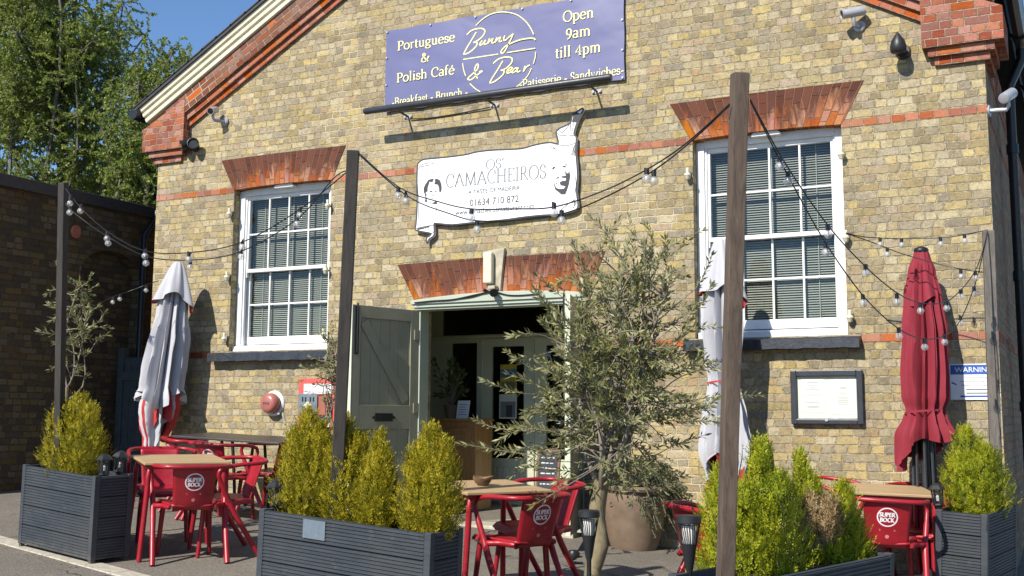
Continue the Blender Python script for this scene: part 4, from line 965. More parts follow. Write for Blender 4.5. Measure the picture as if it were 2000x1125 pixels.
p = on_plane(441, 238); bullet_camera('small silver bullet camera under the left gable slope', (p.x, 0, p.z), (.25, -.85, -.35), (-.06, -.15, .0), .040, .16)
p = Vector((HW, .12, on_plane(1935, 218).z+.02)); bullet_camera('grey bullet camera on the shaded side wall', (p.x, .05, p.z), (.35, .75, .42), (.16, -.02, 0), .045, .17)

def floods():
    t = thing('twin_floodlight', 'black twin spot floodlight beside the left kneeler', 'floodlight', (0, 0, 0)); p = on_plane(383, 288)
    mb = MB(); mb.tube([(p.x, 0, p.z), (p.x, -.05, p.z)], .055, 16); mb.tube([(p.x, -.04, p.z), (p.x, -.09, p.z)], .02, 8); mb.build('base', M['charcoal'], t, smooth=40)
    for dx, aim in ((-.085, (-.55, -.6, -.25)), (.055, (.5, -.65, .1))):
        a = Vector(aim).normalized(); Mt = Matrix.Translation((p.x+dx, -.11, p.z+.01)) @ a.to_track_quat('Z', 'Y').to_matrix().to_4x4()
        mb = MB(); mb.lathe([(.012, -.085), (.04, -.06), (.062, -.01), (.068, .035), (.060, .037), (.05, .02)], 18, Mt); mb.build('lamp_head', M['blackp'], t, smooth=50)
    t = thing('floodlight', 'black teardrop floodlight near the right kneeler', 'floodlight', (0, 0, 0)); p = on_plane(1764, 101)
    mb = MB(); mb.tube([(p.x, 0, p.z-.005), (p.x, -.04, p.z-.005)], [.068, .055], 18); mb.tube([(p.x, -.03, p.z), (p.x-.01, -.11, p.z)], .018, 8); mb.build('base', M['charcoal'], t, smooth=40)
    mb = MB(); Mt = Matrix.Translation((p.x-.02, -.15, p.z+.015)) @ Matrix.Rotation(R_(8), 4, 'X')
    mb.lathe([(.004, .115), (.022, .085), (.055, .04), (.068, -.01), (.066, -.05), (.055, -.066), (.03, -.07)], 20, Mt); mb.build('lamp_head', M['blackp'], t, smooth=50)
floods()

def bell():
    t = thing('fire_alarm_bell', 'faded red round fire bell on the brick wall left of the red board', 'fire bell', (0, 0, 0)); p = on_plane(536, 788)
    Mt = Matrix.Translation((p.x, 0, p.z)) @ Matrix.Rotation(R_(90), 4, 'X')
    mb = MB(); mb.lathe([(.138, 0), (.138, .010), (.126, .024), (.08, .026)], 32, Mt); mb.build('back_plate', M['white'], t, smooth=40)
    mb = MB(); mb.lathe([(.110, .045), (.112, .06), (.108, .095), (.093, .122), (.066, .135), (.025, .140), (.001, .141)], 32, Mt, cap=False); mb.tube([Mt @ Vector((0, 0, .02)), Mt @ Vector((0, 0, .12))], .03, 10); g = mb.build('gong', M['bell'], t, smooth=50)
    mb = MB(); add_text(mb, 'FIRE', lambda x, z: (p.x-.042+x, -.1425, p.z-.015+z), .084, .030); mb.build('lettering', M['ink'], g)
    mb = MB(); mb.tube([(p.x+.05, -.02, p.z-.12), (p.x+.10, -.05, p.z-.108)], .012, 8); mb.build('striker', M['white'], t, smooth=40)
    mb = MB(); mb.tube([(p.x+.115, -.004, p.z-.09), (p.x+.155, -.004, p.z-.22)], .012, 6); mb.build('cable_gland', M['stone'], t)
    # red board with cigarette bins
    t = thing('smoking_board', 'red and white notice board with a steel cigarette bin', 'notice board', (0, 0, 0))
    a = on_plane(586, 738); b = on_plane(655, 835)
    mb = MB(); mb.box(a.x, -.018, 1.005, b.x+.03, -.001, 1.525); mb.build('board', M['redsign'], t, bevel=.004)
    mb = MB(); mb.box(a.x+.07, -.0215, 1.36, b.x-.03, -.0185, 1.465); mb.build('white_panel', M['whitep'], t); mb = MB(); mb.box(a.x+.16, -.0215, 1.01, b.x-.06, -.0185, 1.13); mb.build('white_panel', M['whitep'], t)
    c = on_plane(584.5, 769, -.12); d = on_plane(620, 810, -.12)
    mb = MB(); mb.box(c.x, -.135, d.z, d.x, -.022, c.z); g = mb.build('ash_bin', M['steel'], t, bevel=.004)
    mb = MB()
    for f in (.2, .36, .62, .78): mb.box(c.x+(d.x-c.x)*f, -.137, c.z-.085, c.x+(d.x-c.x)*(f+.07), -.1345, c.z-.035)
    mb.build('slot', M['black'], g)
    mb = MB(); xm = (c.x+d.x)/2; mb.prism([(xm-.05, d.z+.10), (xm, d.z+.06), (xm+.05, d.z+.10), (xm, d.z+.14)], -.137, -.1345); mb.build('emblem', M['offwhite'], g)
    mb = MB(); mb.box(d.x+.004, -.12, d.z-.005, d.x+.10, -.022, c.z-.03); mb.build('side_bin', M['redbrown'], t, bevel=.006)
bell()

def frame_sign():
    t = thing('menu_case', 'black framed glazed menu case with two pale sheets right of the window', 'menu case', (0, 0, 0))
    a = on_plane(1543, 724, -.05); b = on_plane(1687, 829, -.05); x0, x1, z0, z1 = a.x, b.x, b.z, a.z
    mb = MB(); fw = .050
    mb.box(x0, -.055, z0, x0+fw, -.001, z1); mb.box(x1-fw, -.055, z0, x1, -.001, z1); mb.box(x0+fw, -.0545, z1-fw, x1-fw, -.001, z1); mb.box(x0+fw, -.0545, z0, x1-fw, -.001, z0+fw); mb.build('frame', M['charcoal'], t, bevel=.006)
    mb = MB(); mb.box(x0+fw, -.020, z0+fw, x1-fw, -.002, z1-fw); mb.build('backing', M['paper'], t)
    W, H = x1-x0, z1-z0
    for (u0, u1, v0, v1, rows) in ((.15, .46, .22, .84, [(.90, .6), (.80, .5), (.74, .3), (.68, .75), (.52, .9), (.30, .8), (.18, .7), (.14, .6)]), (.55, .90, .18, .82, [(.78, .3), (.74, .35), (.62, .4), (.50, .5), (.45, .45), (.40, .5), (.34, .5), (.28, .45)])):
        X0, X1, Z0, Z1 = x0+W*u0, x0+W*u1, z0+H*v0, z0+H*v1
        mb = MB(); mb.box(X0, -.0225, Z0, X1, -.0202, Z1); s = mb.build('sheet', M['whitep'], t)
        mb = MB(); e = .003; i = .022
        for q in ((X0+i, Z0+i, X1-i, Z0+i+e), (X0+i, Z1-i-e, X1-i, Z1-i), (X0+i, Z0+i, X0+i+e, Z1-i), (X1-i-e, Z0+i, X1-i, Z1-i)): mb.box(q[0], -.0235, q[1], q[2], -.0226, q[3])
        for v, wd in rows:
            cx = (X0+X1)/2; hw = (X1-X0)*.42*wd; z = Z0+(Z1-Z0)*v; mb.box(cx-hw, -.0236, z-.004, cx+hw, -.0227, z+.004)
        mb.build('print', M['papergrey'], s)
    mb = MB(); mb.face([(x0+fw, -.035, z0+fw), (x1-fw, -.035, z0+fw), (x1-fw, -.035, z1-fw), (x0+fw, -.035, z1-fw)]); mb.build('glass', glass('menu_glass', (.93, .95, .92), .7), t)
    mb = MB(); mb.box(x0+fw-.005, -.0585, z0+fw-.016, x1-fw+.005, -.0550, z0+fw-.010); mb.tube([((x0+x1)/2, -.056, z0+.036), ((x0+x1)/2, -.068, z0+.036)], .014, 12); mb.build('lock', M['silver'], t)
    t = thing('warning_sign', 'white and blue warning sign partly behind the grey post', 'sign', (0, 0, 0))
    x0, x1, z0, z1 = 4.185, 4.545, 1.283, 1.572; Y = -.012
    mb = MB(); mb.box(x0, Y, z0, x1, -.002, z1); mb.build('panel', M['whitep'], t)
    mb = MB(); mb.box(x0+.006, Y-.0015, z1-.085, x1-.006, Y-.0003, z1-.008); mb.box(x0+.075, Y-.0015, z0+.02, x1-.02, Y-.0003, z0+.034); mb.prism([(x0+.012, z1-.143), (x0+.05, z1-.163), (x0+.048, z1-.173), (x0+.010, z1-.155)], Y-.0015, Y-.0003); mb.build('blue_band', M['blue'], t)
    mb = MB(); add_text(mb, 'WARNING', lambda x, z: (x0+.04+x, Y-.0025, z1-.066+z), .285, .040); mb.build('heading', M['whitep'], t)
    mb = MB()
    for s, z, xa, wd in (('These Premises are', z1-.118, .105, .19), ('monitored and protected by', z1-.148, .075, .25), ('Closed Circuit Television', z1-.18, .085, .235)): add_text(mb, s, lambda x, q, z=z, xa=xa: (x0+xa+x, Y-.0012, z+q), wd, .016)
    for k in range(2): mb.box(x0+.12, Y-.0013, z0+.078-.03*k, x0+.30, Y-.0003, z0+.088-.03*k)
    mb.build('small_print', M['inkgrey'], t)
frame_sign()

def lamp_on_keystone():
    t = thing('bulkhead_lamp', 'yellowed narrow lamp fixed upright on the door keystone', 'lamp', (0, 0, 0))
    mb = MB(); mb.box(-.10, -.115, 2.43, .0, -.047, 2.745); mb.build('cover', M['offwhite'], t, bevel=.018)
    mb = MB(); mb.box(-.035, -.13, 2.37, .045, -.047, 2.405); mb.build('sensor', M['stone'], t, bevel=.006)
    s = thing('door_spotlight', 'small black spotlight with loose cable above the doorway', 'spotlight', (0, 0, 0))
    mb = MB(); mb.tube([(-.01, -.05, 2.365), (.03, -.13, 2.345)], .028, 10); mb.tube([(.02, -.12, 2.35), (.055, -.165, 2.325)], [.03, .042], 12); mb.tube([(-.06, -.05, 2.35), (-.09, -.10, 2.37)], .016, 8); mb.build('head', M['black'], s, smooth=40)
    mb = MB(); mb.tube(catmull([(-.02, -.09, 2.35), (-.2, -.085, 2.325), (-.45, -.085, 2.29), (-.7, -.085, 2.285), (-.9, -.085, 2.275)], 5), .007, 6); mb.tube(catmull([(.03, -.09, 2.35), (.16, -.085, 2.31), (.30, -.085, 2.30), (.5, -.085, 2.305)], 5), .006, 6)
    mb.tube(catmull([(-.05, -.09, 2.355), (-.22, -.086, 2.31), (-.38, -.086, 2.295)], 4), .005, 6); mb.build('cable', M['black'], s, smooth=40)
lamp_on_keystone()

def insulators():
    spots = [((640, 400), 'upper'), ((636, 526), 'middle'), ((632, 652), 'lowest'), ((448, 416), 'top'), ((443, 540), 'middle'), ((438, 660), 'lowest'), ((1643, 300), 'top'), ((1652, 462), 'middle'), ((1660, 618), 'lowest'), ((1343, 340), 'top')]
    first = None
    for k, ((x, y), wd) in enumerate(spots):
        side = ['right of the left window', 'left of the left window', 'right of the right window', 'left of the right window'][0 if k < 3 else 1 if k < 6 else 2 if k < 9 else 3]
        p = on_plane(x, y, -.05); lab = f'{wd} cream insulator peg on the bricks {side}'
        if first is None:
            t = first = thing('insulator_peg', lab, 'insulator', (0, 0, 0), group='insulator pegs beside the sash windows')
            mb = MB(); mb.tube([(0, .05, -.01), (0, -.005, -.01)], .010, 8); mb.build('spike', M['black'], t)
            mb = MB(); mb.lathe([(.016, .055), (.018, .05), (.014, .012), (.03, .006), (.033, -.012), (.026, -.02), (.022, -.04), (.014, -.05)], 14); mb.build('cap', M['offwhite'], t, smooth=40)
        else: t = copy_tree(first); t['label'] = lab
        t.location = p
insulators()

# ================================================================= FURNITURE
M['pinkp'] = plain('faint_pink_print', (.62, .22, .22), .5, .05)
def make_chair(label):
    t = thing('armchair', label, 'chair', (0, 0, 0), group='red plastic armchairs around the tables', tilt=True); m = M['redp']
    def S(u, v):                                # seat shell
        y = -.20+.44*v; wd = .150+.065*math.sin(min(1, v*1.3)*math.pi/2)
        return (u*wd, y, .432-.014*(1-u*u)*math.sin(v*math.pi)+.010*(u*u)-max(0, v-.86)**2*1.6)
    mb = MB(); mb.grid(lambda a, b: S(a*2-1, b), 12, 14); seat = mb.build('seat', m, t, smooth=60, solid=.016)
    mb = MB()                                   # rolled skirt round the seat out to the legs
    for sx in (-1, 1): mb.tube(catmull([(sx*.165, -.19, .425), (sx*.205, -.08, .425), (sx*.262, .0, .418), (sx*.215, .16, .418), (sx*.18, .23, .405)], 5), [.014]+[.020]*19+[.014], 8)
    mb.tube([(-.18, .232, .405), (0, .24, .400), (.18, .232, .405)], .016, 8); mb.build('seat_rim', m, seat, smooth=50)
    def B(u, t_):                               # backrest shell
        wd = .142+.022*t_; z = .395+.345*t_
        return (u*wd, -.195-.095*t_**1.1+.030*u*u+.012*max(0, .12-t_)/.12, z+.012*(1-abs(u)**3)*(1-t_))
    mb = MB(); mb.grid(lambda a, b: B(a*2-1, b), 12, 12); back = mb.build('backrest', m, t, smooth=60, solid=.014)
    def onback(x, z): # point on the outer face
        tt = (z-.395)/.345; wd = .142+.022*tt; q = B(x/wd, tt); return (q[0], q[1]-.0085, q[2])
    mb = MB(); k = 36; cz = .620; r0, r1 = .062, .071
    for i in range(k):
        a, b = 2*math.pi*i/k, 2*math.pi*(i+1)/k
        mb.face([onback(-r*math.cos(w_), cz+r*math.sin(w_)) for r, w_ in ((r0, a), (r1, a), (r1, b), (r0, b))])
    for s, zz, wd in (('SUPER', .623, .104), ('BOCK', .584, .094)):
        add_text(mb, s, lambda x, z, zz=zz, wd=wd: onback(x-wd/2, zz+z), wd, .032)
        [add_text(mb, s, lambda x, z, zz=zz, wd=wd, d=d: tuple(Vector(onback(x-wd/2+d, zz+z+d*.5))+Vector((0, -.15*abs(d), 0))), wd, .032) for d in (-.0022, .0012, .0024)]
    mb.build('emblem', M['whitep'], back)
    mb = MB()
    for i in range(16):
        a, b = 2*math.pi*i/16, 2*math.pi*(i+1)/16; mb.face([onback(0, .475), onback(-.014*math.cos(a), .475+.014*math.sin(a)), onback(-.014*math.cos(b), .475+.014*math.sin(b))])
    for z in (.525, .517): mb.face([onback(.055, z), onback(-.055, z), onback(-.055, z+.004), onback(.055, z+.004)])
    mb.build('small_mark', M['pinkp'], back)
    mb = MB()                                   # arm rail: one tube round the back and forward to both arms
    R = [(-.285, .085, .700), (-.283, -.03, .727), (-.268, -.16, .736), (-.22, -.262, .740), (-.12, -.300, .742), (0, -.306, .743), (.12, -.300, .742), (.22, -.262, .740), (.268, -.16, .736), (.283, -.03, .727), (.285, .085, .700)]
    mb.tube(catmull(R, 4), .0165, 10); mb.build('arm_rail', m, t, smooth=50)
    for sx in (-1, 1):
        mb = MB(); mb.tube(catmull([(sx*.285, .082, .705), (sx*.289, .108, .672), (sx*.288, .10, .62), (sx*.278, .045, .50), (sx*.272, .01, .43), (sx*.272, -.06, .30), (sx*.275, -.25, .005)], 5), [.0165]*13+[.021]*8+[.023]*5+[.021]*5, 10); mb.build('leg', m, t, smooth=50)
    for sx in (-1, 1):
        mb = MB(); mb.tube([(sx*.175, .19, .415), (sx*.185, .20, .28), (sx*.20, .225, .005)], [.021, .020, .016], 10); mb.build('leg', m, t, smooth=50)
    return t
def fwd(deg): return R_(deg-90)
def chair_at(x, y, deg, label):
    global CH
    if CH is None: CH = c = make_chair(label)
    else: c = copy_tree(CH)
    place(c, (x, y, gz(x, y)), fwd(deg), label)
CH = None
chair_at(-1.14, -2.99, 139, 'red armchair with round white beer emblem seen from behind at the left wooden table')
chair_at(-1.98, -2.42, -40, 'red armchair behind the two stake lanterns at the left wooden table')
chair_at(-1.13, -2.60, 232, 'red armchair right of the left wooden table with sunlit inner back')
chair_at(-2.28, -1.28, 95, 'red armchair showing its emblem at the dark table by the wall')
chair_at(-2.13, -.80, 178, 'red armchair side on at the right end of the dark wall table')
chair_at(-2.72, -1.20, 60, 'red armchair left of its twin at the dark table by the wall')
chair_at(1.66, -2.86, 153, 'red armchair in front of the olive tree at the middle table')
chair_at(1.52, -2.28, 240, 'red armchair tucked behind the middle table with the wooden bowl')
chair_at(3.80, -1.20, 101, 'red armchair showing its bright emblem at the table under the red parasol')
chair_at(3.93, -.42, 258, 'red armchair under the red parasol with back to the wall')
chair_at(3.32, -.42, -15, 'red armchair at the far left end of the table under the red parasol')
chair_at(2.98, -2.62, 60, 'red armchair half hidden behind the golden shrub and torch light')

def make_table(label):
    t = thing('bistro_table', label, 'table', (0, 0, 0), group='square wooden topped tables', tilt=True); s = .33
    mb = MB(); mb.box(-s, -s, .728, s, s, .750); mb.build('tabletop', M['top'], t, bevel=.006)
    mb = MB(); q = .285
    for a in (-q, q): mb.box(a-.013, -q, .695, a+.013, q, .7275); mb.box(-q, a-.013, .6955, q, a+.013, .7270)
    mb.build('apron', M['redp'], t, bevel=.004)
    for sx in (-1, 1):
        for sy in (-1, 1):
            mb = MB(); mb.tube(catmull([(sx*.20, sy*.20, .712), (sx*.262, sy*.262, .708), (sx*.288, sy*.288, .66), (sx*.295, sy*.295, .5), (sx*.33, sy*.33, .004)], 5), [.018]*11+[.021]*10, 10); mb.build('leg', M['redp'], t, smooth=50)
    return t
TB = make_table('')
place(TB, (-1.41, -2.83, gz(-1.41, -2.83)), R_(54), 'square wooden table with red legs beside the left planter')
c = copy_tree(TB); place(c, (1.35, -2.74, gz(1.35, -2.74)), R_(56), 'square wooden table with red legs and a bowl on it')
c = copy_tree(TB); place(c, (3.73, -.73, gz(3.73, -.73)), R_(20), 'square wooden table with red legs under the red parasol')
def dark_table():
    t = thing('wall_table', 'long dark topped table on thin black legs against the wall', 'table', (-2.45, -.82, gz(-2.45, -.82)), R_(6), tilt=True)
    mb = MB(); mb.box(-.62, -.33, .735, .62, .33, .757); mb.build('tabletop', M['darktop'], t, bevel=.004)
    for sx in (-1, 1):
        for sy in (-1, 1):
            mb = MB(); mb.tube([(sx*.06+0*sx, sy*.28, .734), (sx*.10, sy*.28, .4), (sx*.14, sy*.29, .02)], .016, 8); l = mb.build('leg', M['blackp'], t, smooth=40)
            mb = MB(); mb.lathe([(.02, 0), (.022, .015), (.018, .03)], 10, Matrix.Translation((sx*.14, sy*.29, .0))); mb.build('foot', M['white'], l, smooth=40)
dark_table()
p = on_ground(942, 948, .752)
b = thing('bowl', 'rough coconut shell bowl on the middle wooden table', 'bowl', (p.x, p.y, gz(p.x, p.y)+.752), tilt=True)
mb = MB(); n = 22
def bw(u, v):
    a = u*2*math.pi; k = [(.028, 0), (.052, .018), (.068, .045), (.070+.004*math.sin(a*3), .062+.008*math.sin(a*2+.6)), (.060, .058+.008*math.sin(a*2+.6)), (.042, .022), (.001, .012)]
    i = min(5, int(v*6)); f = v*6-i; r = k[i][0]+(k[i+1][0]-k[i][0])*f; z = k[i][1]+(k[i+1][1]-k[i][1])*f; return (r*math.cos(a), r*math.sin(a), z)
mb.grid(bw, n, 12, closed=True); mb.build('shell', M['bowl'], b, smooth=50)

# ================================================================= PLANTERS
def planter(label, corner, ux, L, D, nb, board=.1555):
    """corner: front-left foot, ux: direction along the front, depth goes back from it"""
    ux = Vector((ux[0], ux[1], 0)).normalized(); rz = math.atan2(ux.y, ux.x)
    t = thing('planter_box', label, 'planter', (corner[0], corner[1], gz(*corner[:2])), rz, 'slate grey decking planters', tilt=True)
    H = nb*board; w_ = .028
    def ribbed(mb, L, Mt):
        for i in range(nb):
            z0 = .03+i*board+.003; z1 = .03+(i+1)*board-.003; n = 7; p = [(0, z0)]
            pr = [(w_-.0, z0)]; 
            sec = [(0.004, z0)]
            for k in range(n):
                a = z0+(z1-z0)*k/n; b_ = z0+(z1-z0)*(k+1)/n; g = (b_-a)
                sec += [(0.0, a+g*.18), (0.0, a+g*.62), (.007, a+g*.76), (.007, a+g*.96)]
            sec += [(.004, z1), (w_, z1), (w_, z0)]
            m_ = len(sec); pts = [(x, y, z) for x in (.002, L-.002) for y, z in sec]
            fs = [(k, (k+1) % m_, (k+1) % m_+m_, k+m_) for k in range(m_)]
            mb.poly(pts, fs, Mt)
            mb.face([pts[k] for k in range(m_)][::-1], M=Mt); mb.face([pts[k+m_] for k in range(m_)], M=Mt)
    T = Matrix.Translation; Rz = lambda a: Matrix.Rotation(R_(a), 4, 'Z')
    for Mt, ln in ((T((.045, 0, 0)), L-.09), (T((L, .045, 0)) @ Rz(90), D-.09), (T((L-.045, D, 0)) @ Rz(180), L-.09), (T((0, D-.045, 0)) @ Rz(-90), D-.09)):
        mb = MB(); ribbed(mb, ln, Mt); mb.build('side_panel', M['deck'], t)
    for x in (0, L-.044):
        for y in (0, D-.044):
            mb = MB(); mb.box(x-.001, y-.001, .03, x+.045, y+.045, H+.034); mb.box(x+.005, y+.005, -.05, x+.04, y+.04, .029); mb.build('corner_post', M['deck'], t, bevel=.003)
    mb = MB(); mb.box(.03, .03, .05, L-.03, D-.03, H-.03); mb.build('soil', M['soil'], t)
    return t, ux, Vector((-ux.y, ux.x, 0)), H
fc = on_ground(176, 1104); u = Vector((.995, -.20, 0)).normalized()
PL1 = planter('slate grey ribbed planter four boards tall at the left end of the terrace', (fc.x-1.05*u.x, fc.y-1.05*u.y), u, 1.05, .33, 4)
a = on_ground(503, 997, .64); b_ = on_ground(836, 1046, .64); u2 = (b_-a); u2.z = 0
PL2 = planter('long slate grey ribbed planter with four shrubs between table and entrance', (a.x, a.y), u2.normalized(), u2.length, .31, 4)
mb = MB(); q = u2.normalized(); cc = on_ground(638, 1038, .55); s_ = (Vector((cc.x, cc.y, 0))-Vector((a.x, a.y, 0))).dot(q)
mb.box(s_-.09, -.004, .522, s_+.09, -.001, .634); mb.build('worn_patch', M['patch'], PL2[0])
a3 = on_ground(1819, 998, .64); b3 = on_ground(1914, 1004, .64); u3 = (b3-a3); u3.z = 0
PL3 = planter('slate grey ribbed planter at the right corner of the building', (a3.x, a3.y), Vector((.985, -.174, 0)), .36, .85, 4)
c4 = on_ground(1736, 1084, .64); d4 = on_ground(1600, 1112, .64); v4 = (c4-d4); v4.z = 0; v4.normalize(); L4 = 1.55
# right hand planter runs towards the camera: its long shaded side faces right
w4 = Vector((v4.x, v4.y, 0)); st4 = Vector((c4.x, c4.y, 0))-w4*L4
PL4 = planter('slate grey planter of three shrubs running towards the viewer on the right', (st4.x, st4.y), w4, L4, .36, 4)

# ================================================================= POSTS
def post(label, top, bot, wd, m, rz=0):
    t = thing('timber_post', label, 'post', (bot.x, bot.y, bot.z), 0, 'timber posts carrying the string lights')
    d = top-bot; Q = d.to_track_quat('Z', 'Y').to_matrix().to_4x4() @ Matrix.Rotation(rz, 4, 'Z')
    h = wd/2; mb = MB(); mb.box(-h, -h, 0, h, h, d.length, Q); o = mb.build('shaft', m, t, bevel=.005)
    return top, bot
def post_px(label, xt, yt, xb, yb, dep, wd, m, rz=0):
    T = at_depth(xt, yt, dep); B = at_depth(xb, yb, dep); d = (B-T).normalized()
    k = (gz(B.x, B.y)+.02-T.z)/d.z; return post(label, T, T+d*k, wd, m, rz)
P1 = post_px('near black post behind the left planter shrub', 124, 357, 117, 760, 9.0, .060, M['postdark'], R_(-25))
P2 = post_px('dark stained post rising from the long planter left of the door', 690, 294, 655, 1015, 6.95, .074, M['postdark'], R_(-14))
P3 = post_px('tall weathered brown post in the right foreground', 1445, 143, 1417, 1120, 5.35, .074, M['post'], R_(-4))
P4 = post_px('grey weathered post in the right corner planter', 1930, 450, 1944, 868, 8.55, .082, M['postgrey'], R_(0))

# ================================================================= PARASOLS
def parasol(label, axis, prof, nf, amp, hem, fabric, lining=None, vent=None, strap=None, poledia=.024, polem=None, finial=None, ribs=False, seed=1, group='closed parasols', skirt=None):
    """axis(z) -> centre; prof [(z, r)] from hem to tip; folds hang as deep vertical pleats"""
    t = thing('closed_parasol', label, 'parasol', axis(0), 0, group); o0 = Vector(axis(0)); rnd = random.Random(seed)
    ph = [rnd.uniform(-.25, .25) for _ in range(nf)]; am = [rnd.uniform(.6, 1.25) for _ in range(nf)]
    def rad(z):
        for (za, ra), (zb, rb) in zip(prof, prof[1:]):
            if za <= z <= zb:
                f = (z-za)/(zb-za); f = f*f*(3-2*f); return ra+(rb-ra)*f
        return prof[0][1] if z < prof[0][0] else prof[-1][1]
    zt = prof[-1][0]
    def C(u, v, hemf=hem, k=1.0):
        a = 2*math.pi*u; z0 = prof[0][0]+hemf(a); z = z0+(zt-z0)*v; c = Vector(axis(z))-o0; r = rad(z)*k
        i = int(u*nf) % nf; f = u*nf-int(u*nf)
        tw = .35*math.sin(z*2.1+i)*.3
        fold = (1-abs(2*((f+ph[i]*.5+tw) % 1)-1))**1.0
        fade = min(1, (zt-z)*2.2+.15)
        r2 = r*(1-amp*am[i]*fold*fade+.06*math.sin(a*2+z*3)+.03*math.sin(a*11+z*7))
        return (c.x+r2*math.cos(a), c.y+r2*math.sin(a)*.92, c.z)
    mb = MB(); mb.grid(C, nf*10, 48, closed=True); cano = mb.build('canopy', fabric, t, smooth=75)
    if lining is not None and not skirt:
        mb = MB(); mb.grid(lambda u, v: C(u, v*.45, lambda a: hem(a+.35)-.05*math.sin(a*3)-.03, .90+.20*max(0, math.sin(2*math.pi*u*2+2.3))**.5*max(0, 1-v*2.6)), nf*6, 16, closed=True); mb.build('lining', lining, cano, smooth=75)
        mb = MB()                               # piped hem
        mb.tube([C(i/(nf*8), 0) for i in range(nf*8)]+[C(0, 0)], .006, 5); mb.build('hem_piping', M['greyfab'] if fabric == M['greyfab'] else fabric, cano)
    if vent:
        z0, z1, r0 = vent
        def V(u, v):
            a = 2*math.pi*u; z = z1+(z0-z1)*v; zz = z-(.07*math.sin(a*2+1)+.05*math.sin(a*3))*v*v
            c = Vector(axis(z))-o0; r = (.05+(r0-.05)*v**.8)*(1+.16*math.sin(a*5+.6)*v+.06*math.sin(a*9)); return (c.x+r*math.cos(a), c.y+r*math.sin(a)*.9, zz-o0.z)
        mb = MB(); mb.grid(V, 60, 16, closed=True); mb.build('vent_cap', fabric, t, smooth=75)
        if lining is not None:
            mb = MB(); mb.grid(lambda u, v: tuple(Vector(V(u, .60+.46*v*max(0, math.sin(2*math.pi*u*2+.4))))-Vector((V(u, 1)[0]*.02, V(u, 1)[1]*.02, 0))), 60, 4, closed=True); mb.build('vent_lining', lining, t, smooth=75)
    if strap:
        c = Vector(axis(strap))-o0; mb = MB(); r = rad(strap)
        mb.grid(lambda u, v: (c.x+(r*.93+.004)*math.cos(2*math.pi*u), c.y+(r*.86+.004)*math.sin(2*math.pi*u), c.z+.016*v+.014*math.sin(2*math.pi*u+2)), 40, 1, closed=True); mb.build('strap', lining if lining is not None else fabric, t)
    if skirt:
        def K(u, v, hm, k, sh):
            a = 2*math.pi*u; z0 = skirt[0][0]+hm(a); z1 = skirt[-1][0]; z = z0+(z1-z0)*v; c = Vector(axis(z))-o0; r = skirt[-1][1]
            for (za, ra), (zb_, rb) in zip(skirt, skirt[1:]):
                if za <= z <= zb_: f = (z-za)/(zb_-za); r = ra+(rb-ra)*f
            if z < skirt[0][0]: r = skirt[0][1]
            r *= k*(1-.5*abs(math.sin(a*3.5+sh+z*2.2))**1.2+.08*math.sin(a*2+z*5)); return (c.x+r*math.cos(a), c.y+r*math.sin(a)*.85, c.z)
        h1 = lambda a: .15*math.sin(a*2+1.1)+.12*math.sin(a+.4)
        mb = MB(); mb.grid(lambda u, v: K(u, v, h1, 1.0, 0), 90, 20, closed=True); mb.build('lower_flap', fabric, t, smooth=75)
        mb = MB(); mb.grid(lambda u, v: K(u, v, lambda a: h1(a+.9)+.02, .97+.30*max(0, math.sin(4*math.pi*u+.7))*(1-v), .9), 90, 20, closed=True); mb.build('lower_lining', lining, t, smooth=75)
    zb = gz(o0.x, o0.y)
    mb = MB(); top = Vector(axis(zt))-o0; mb.tube([(0, 0, zb-o0.z+.03), tuple(top)], poledia, 12); mb.build('pole', polem or M['pole'], t, smooth=40)
    mb = MB(); mb.lathe([(.24, 0), (.25, .02), (.24, .05), (.05, .07), (.035, .25)], 24, Matrix.Translation((0, 0, zb-o0.z))); mb.build('base', M['charcoal'], t, smooth=40)
    if finial is not None: mb = MB(); mb.lathe([(.055, -.005), (.060, .012), (.05, .03), (.025, .042), (.001, .044)], 20, Matrix.Translation(top), cap=False); mb.build('finial', finial, t, smooth=50)
    if ribs:
        for i in range(8):
            a = 2*math.pi*i/8+.2; mb = MB(); zr_ = prof[0][0]-o0.z-.04
            mb.tube([(.085*math.cos(a), .085*math.sin(a), zr_-.25), (.07*math.cos(a), .07*math.sin(a), zr_+.75)], .012, 6); mb.build('rib', M['poleblk'], t)
    return t
def lerp_axis(pts):
    pts = sorted(pts, key=lambda q: q[0])
    def ax(z):
        if z <= pts[0][0]: return (pts[0][1], pts[0][2], z)
        for a, b in zip(pts, pts[1:]):
            if z <= b[0]:
                f = (z-a[0])/(b[0]-a[0]); return (a[1]+(b[1]-a[1])*f, a[2]+(b[2]-a[2])*f, z)
        return (pts[-1][1], pts[-1][2], z)
    return ax
Yp = -.36
q = [on_plane(x, y, Yp) for x, y in ((300, 880), (312, 780), (330, 660), (340, 580), (348, 515))]
parasol('closed pale grey parasol with red lining by the left sash window', lerp_axis([(0, q[0].x, Yp)]+[(v.z, v.x, Yp) for v in q]),
        [(1.30, .335), (1.36, .315), (1.42, .275), (1.6, .262), (1.9, .232), (2.3, .175), (2.7, .10), (q[4].z, .055)], 12, .56, lambda a: .04*math.sin(a*2+.4)+.07*math.sin(a*3+1), M['greyfab'], M['redlin'], (2.40, q[4].z+.015, .215), None, seed=4, skirt=[(.86, .13), (1.0, .19), (1.2, .225), (1.36, .20), (1.43, .15)])
Yp2 = -.45
q2 = [on_plane(x, y, Yp2) for x, y in ((1418, 900), (1414, 740), (1410, 600), (1408, 472))]
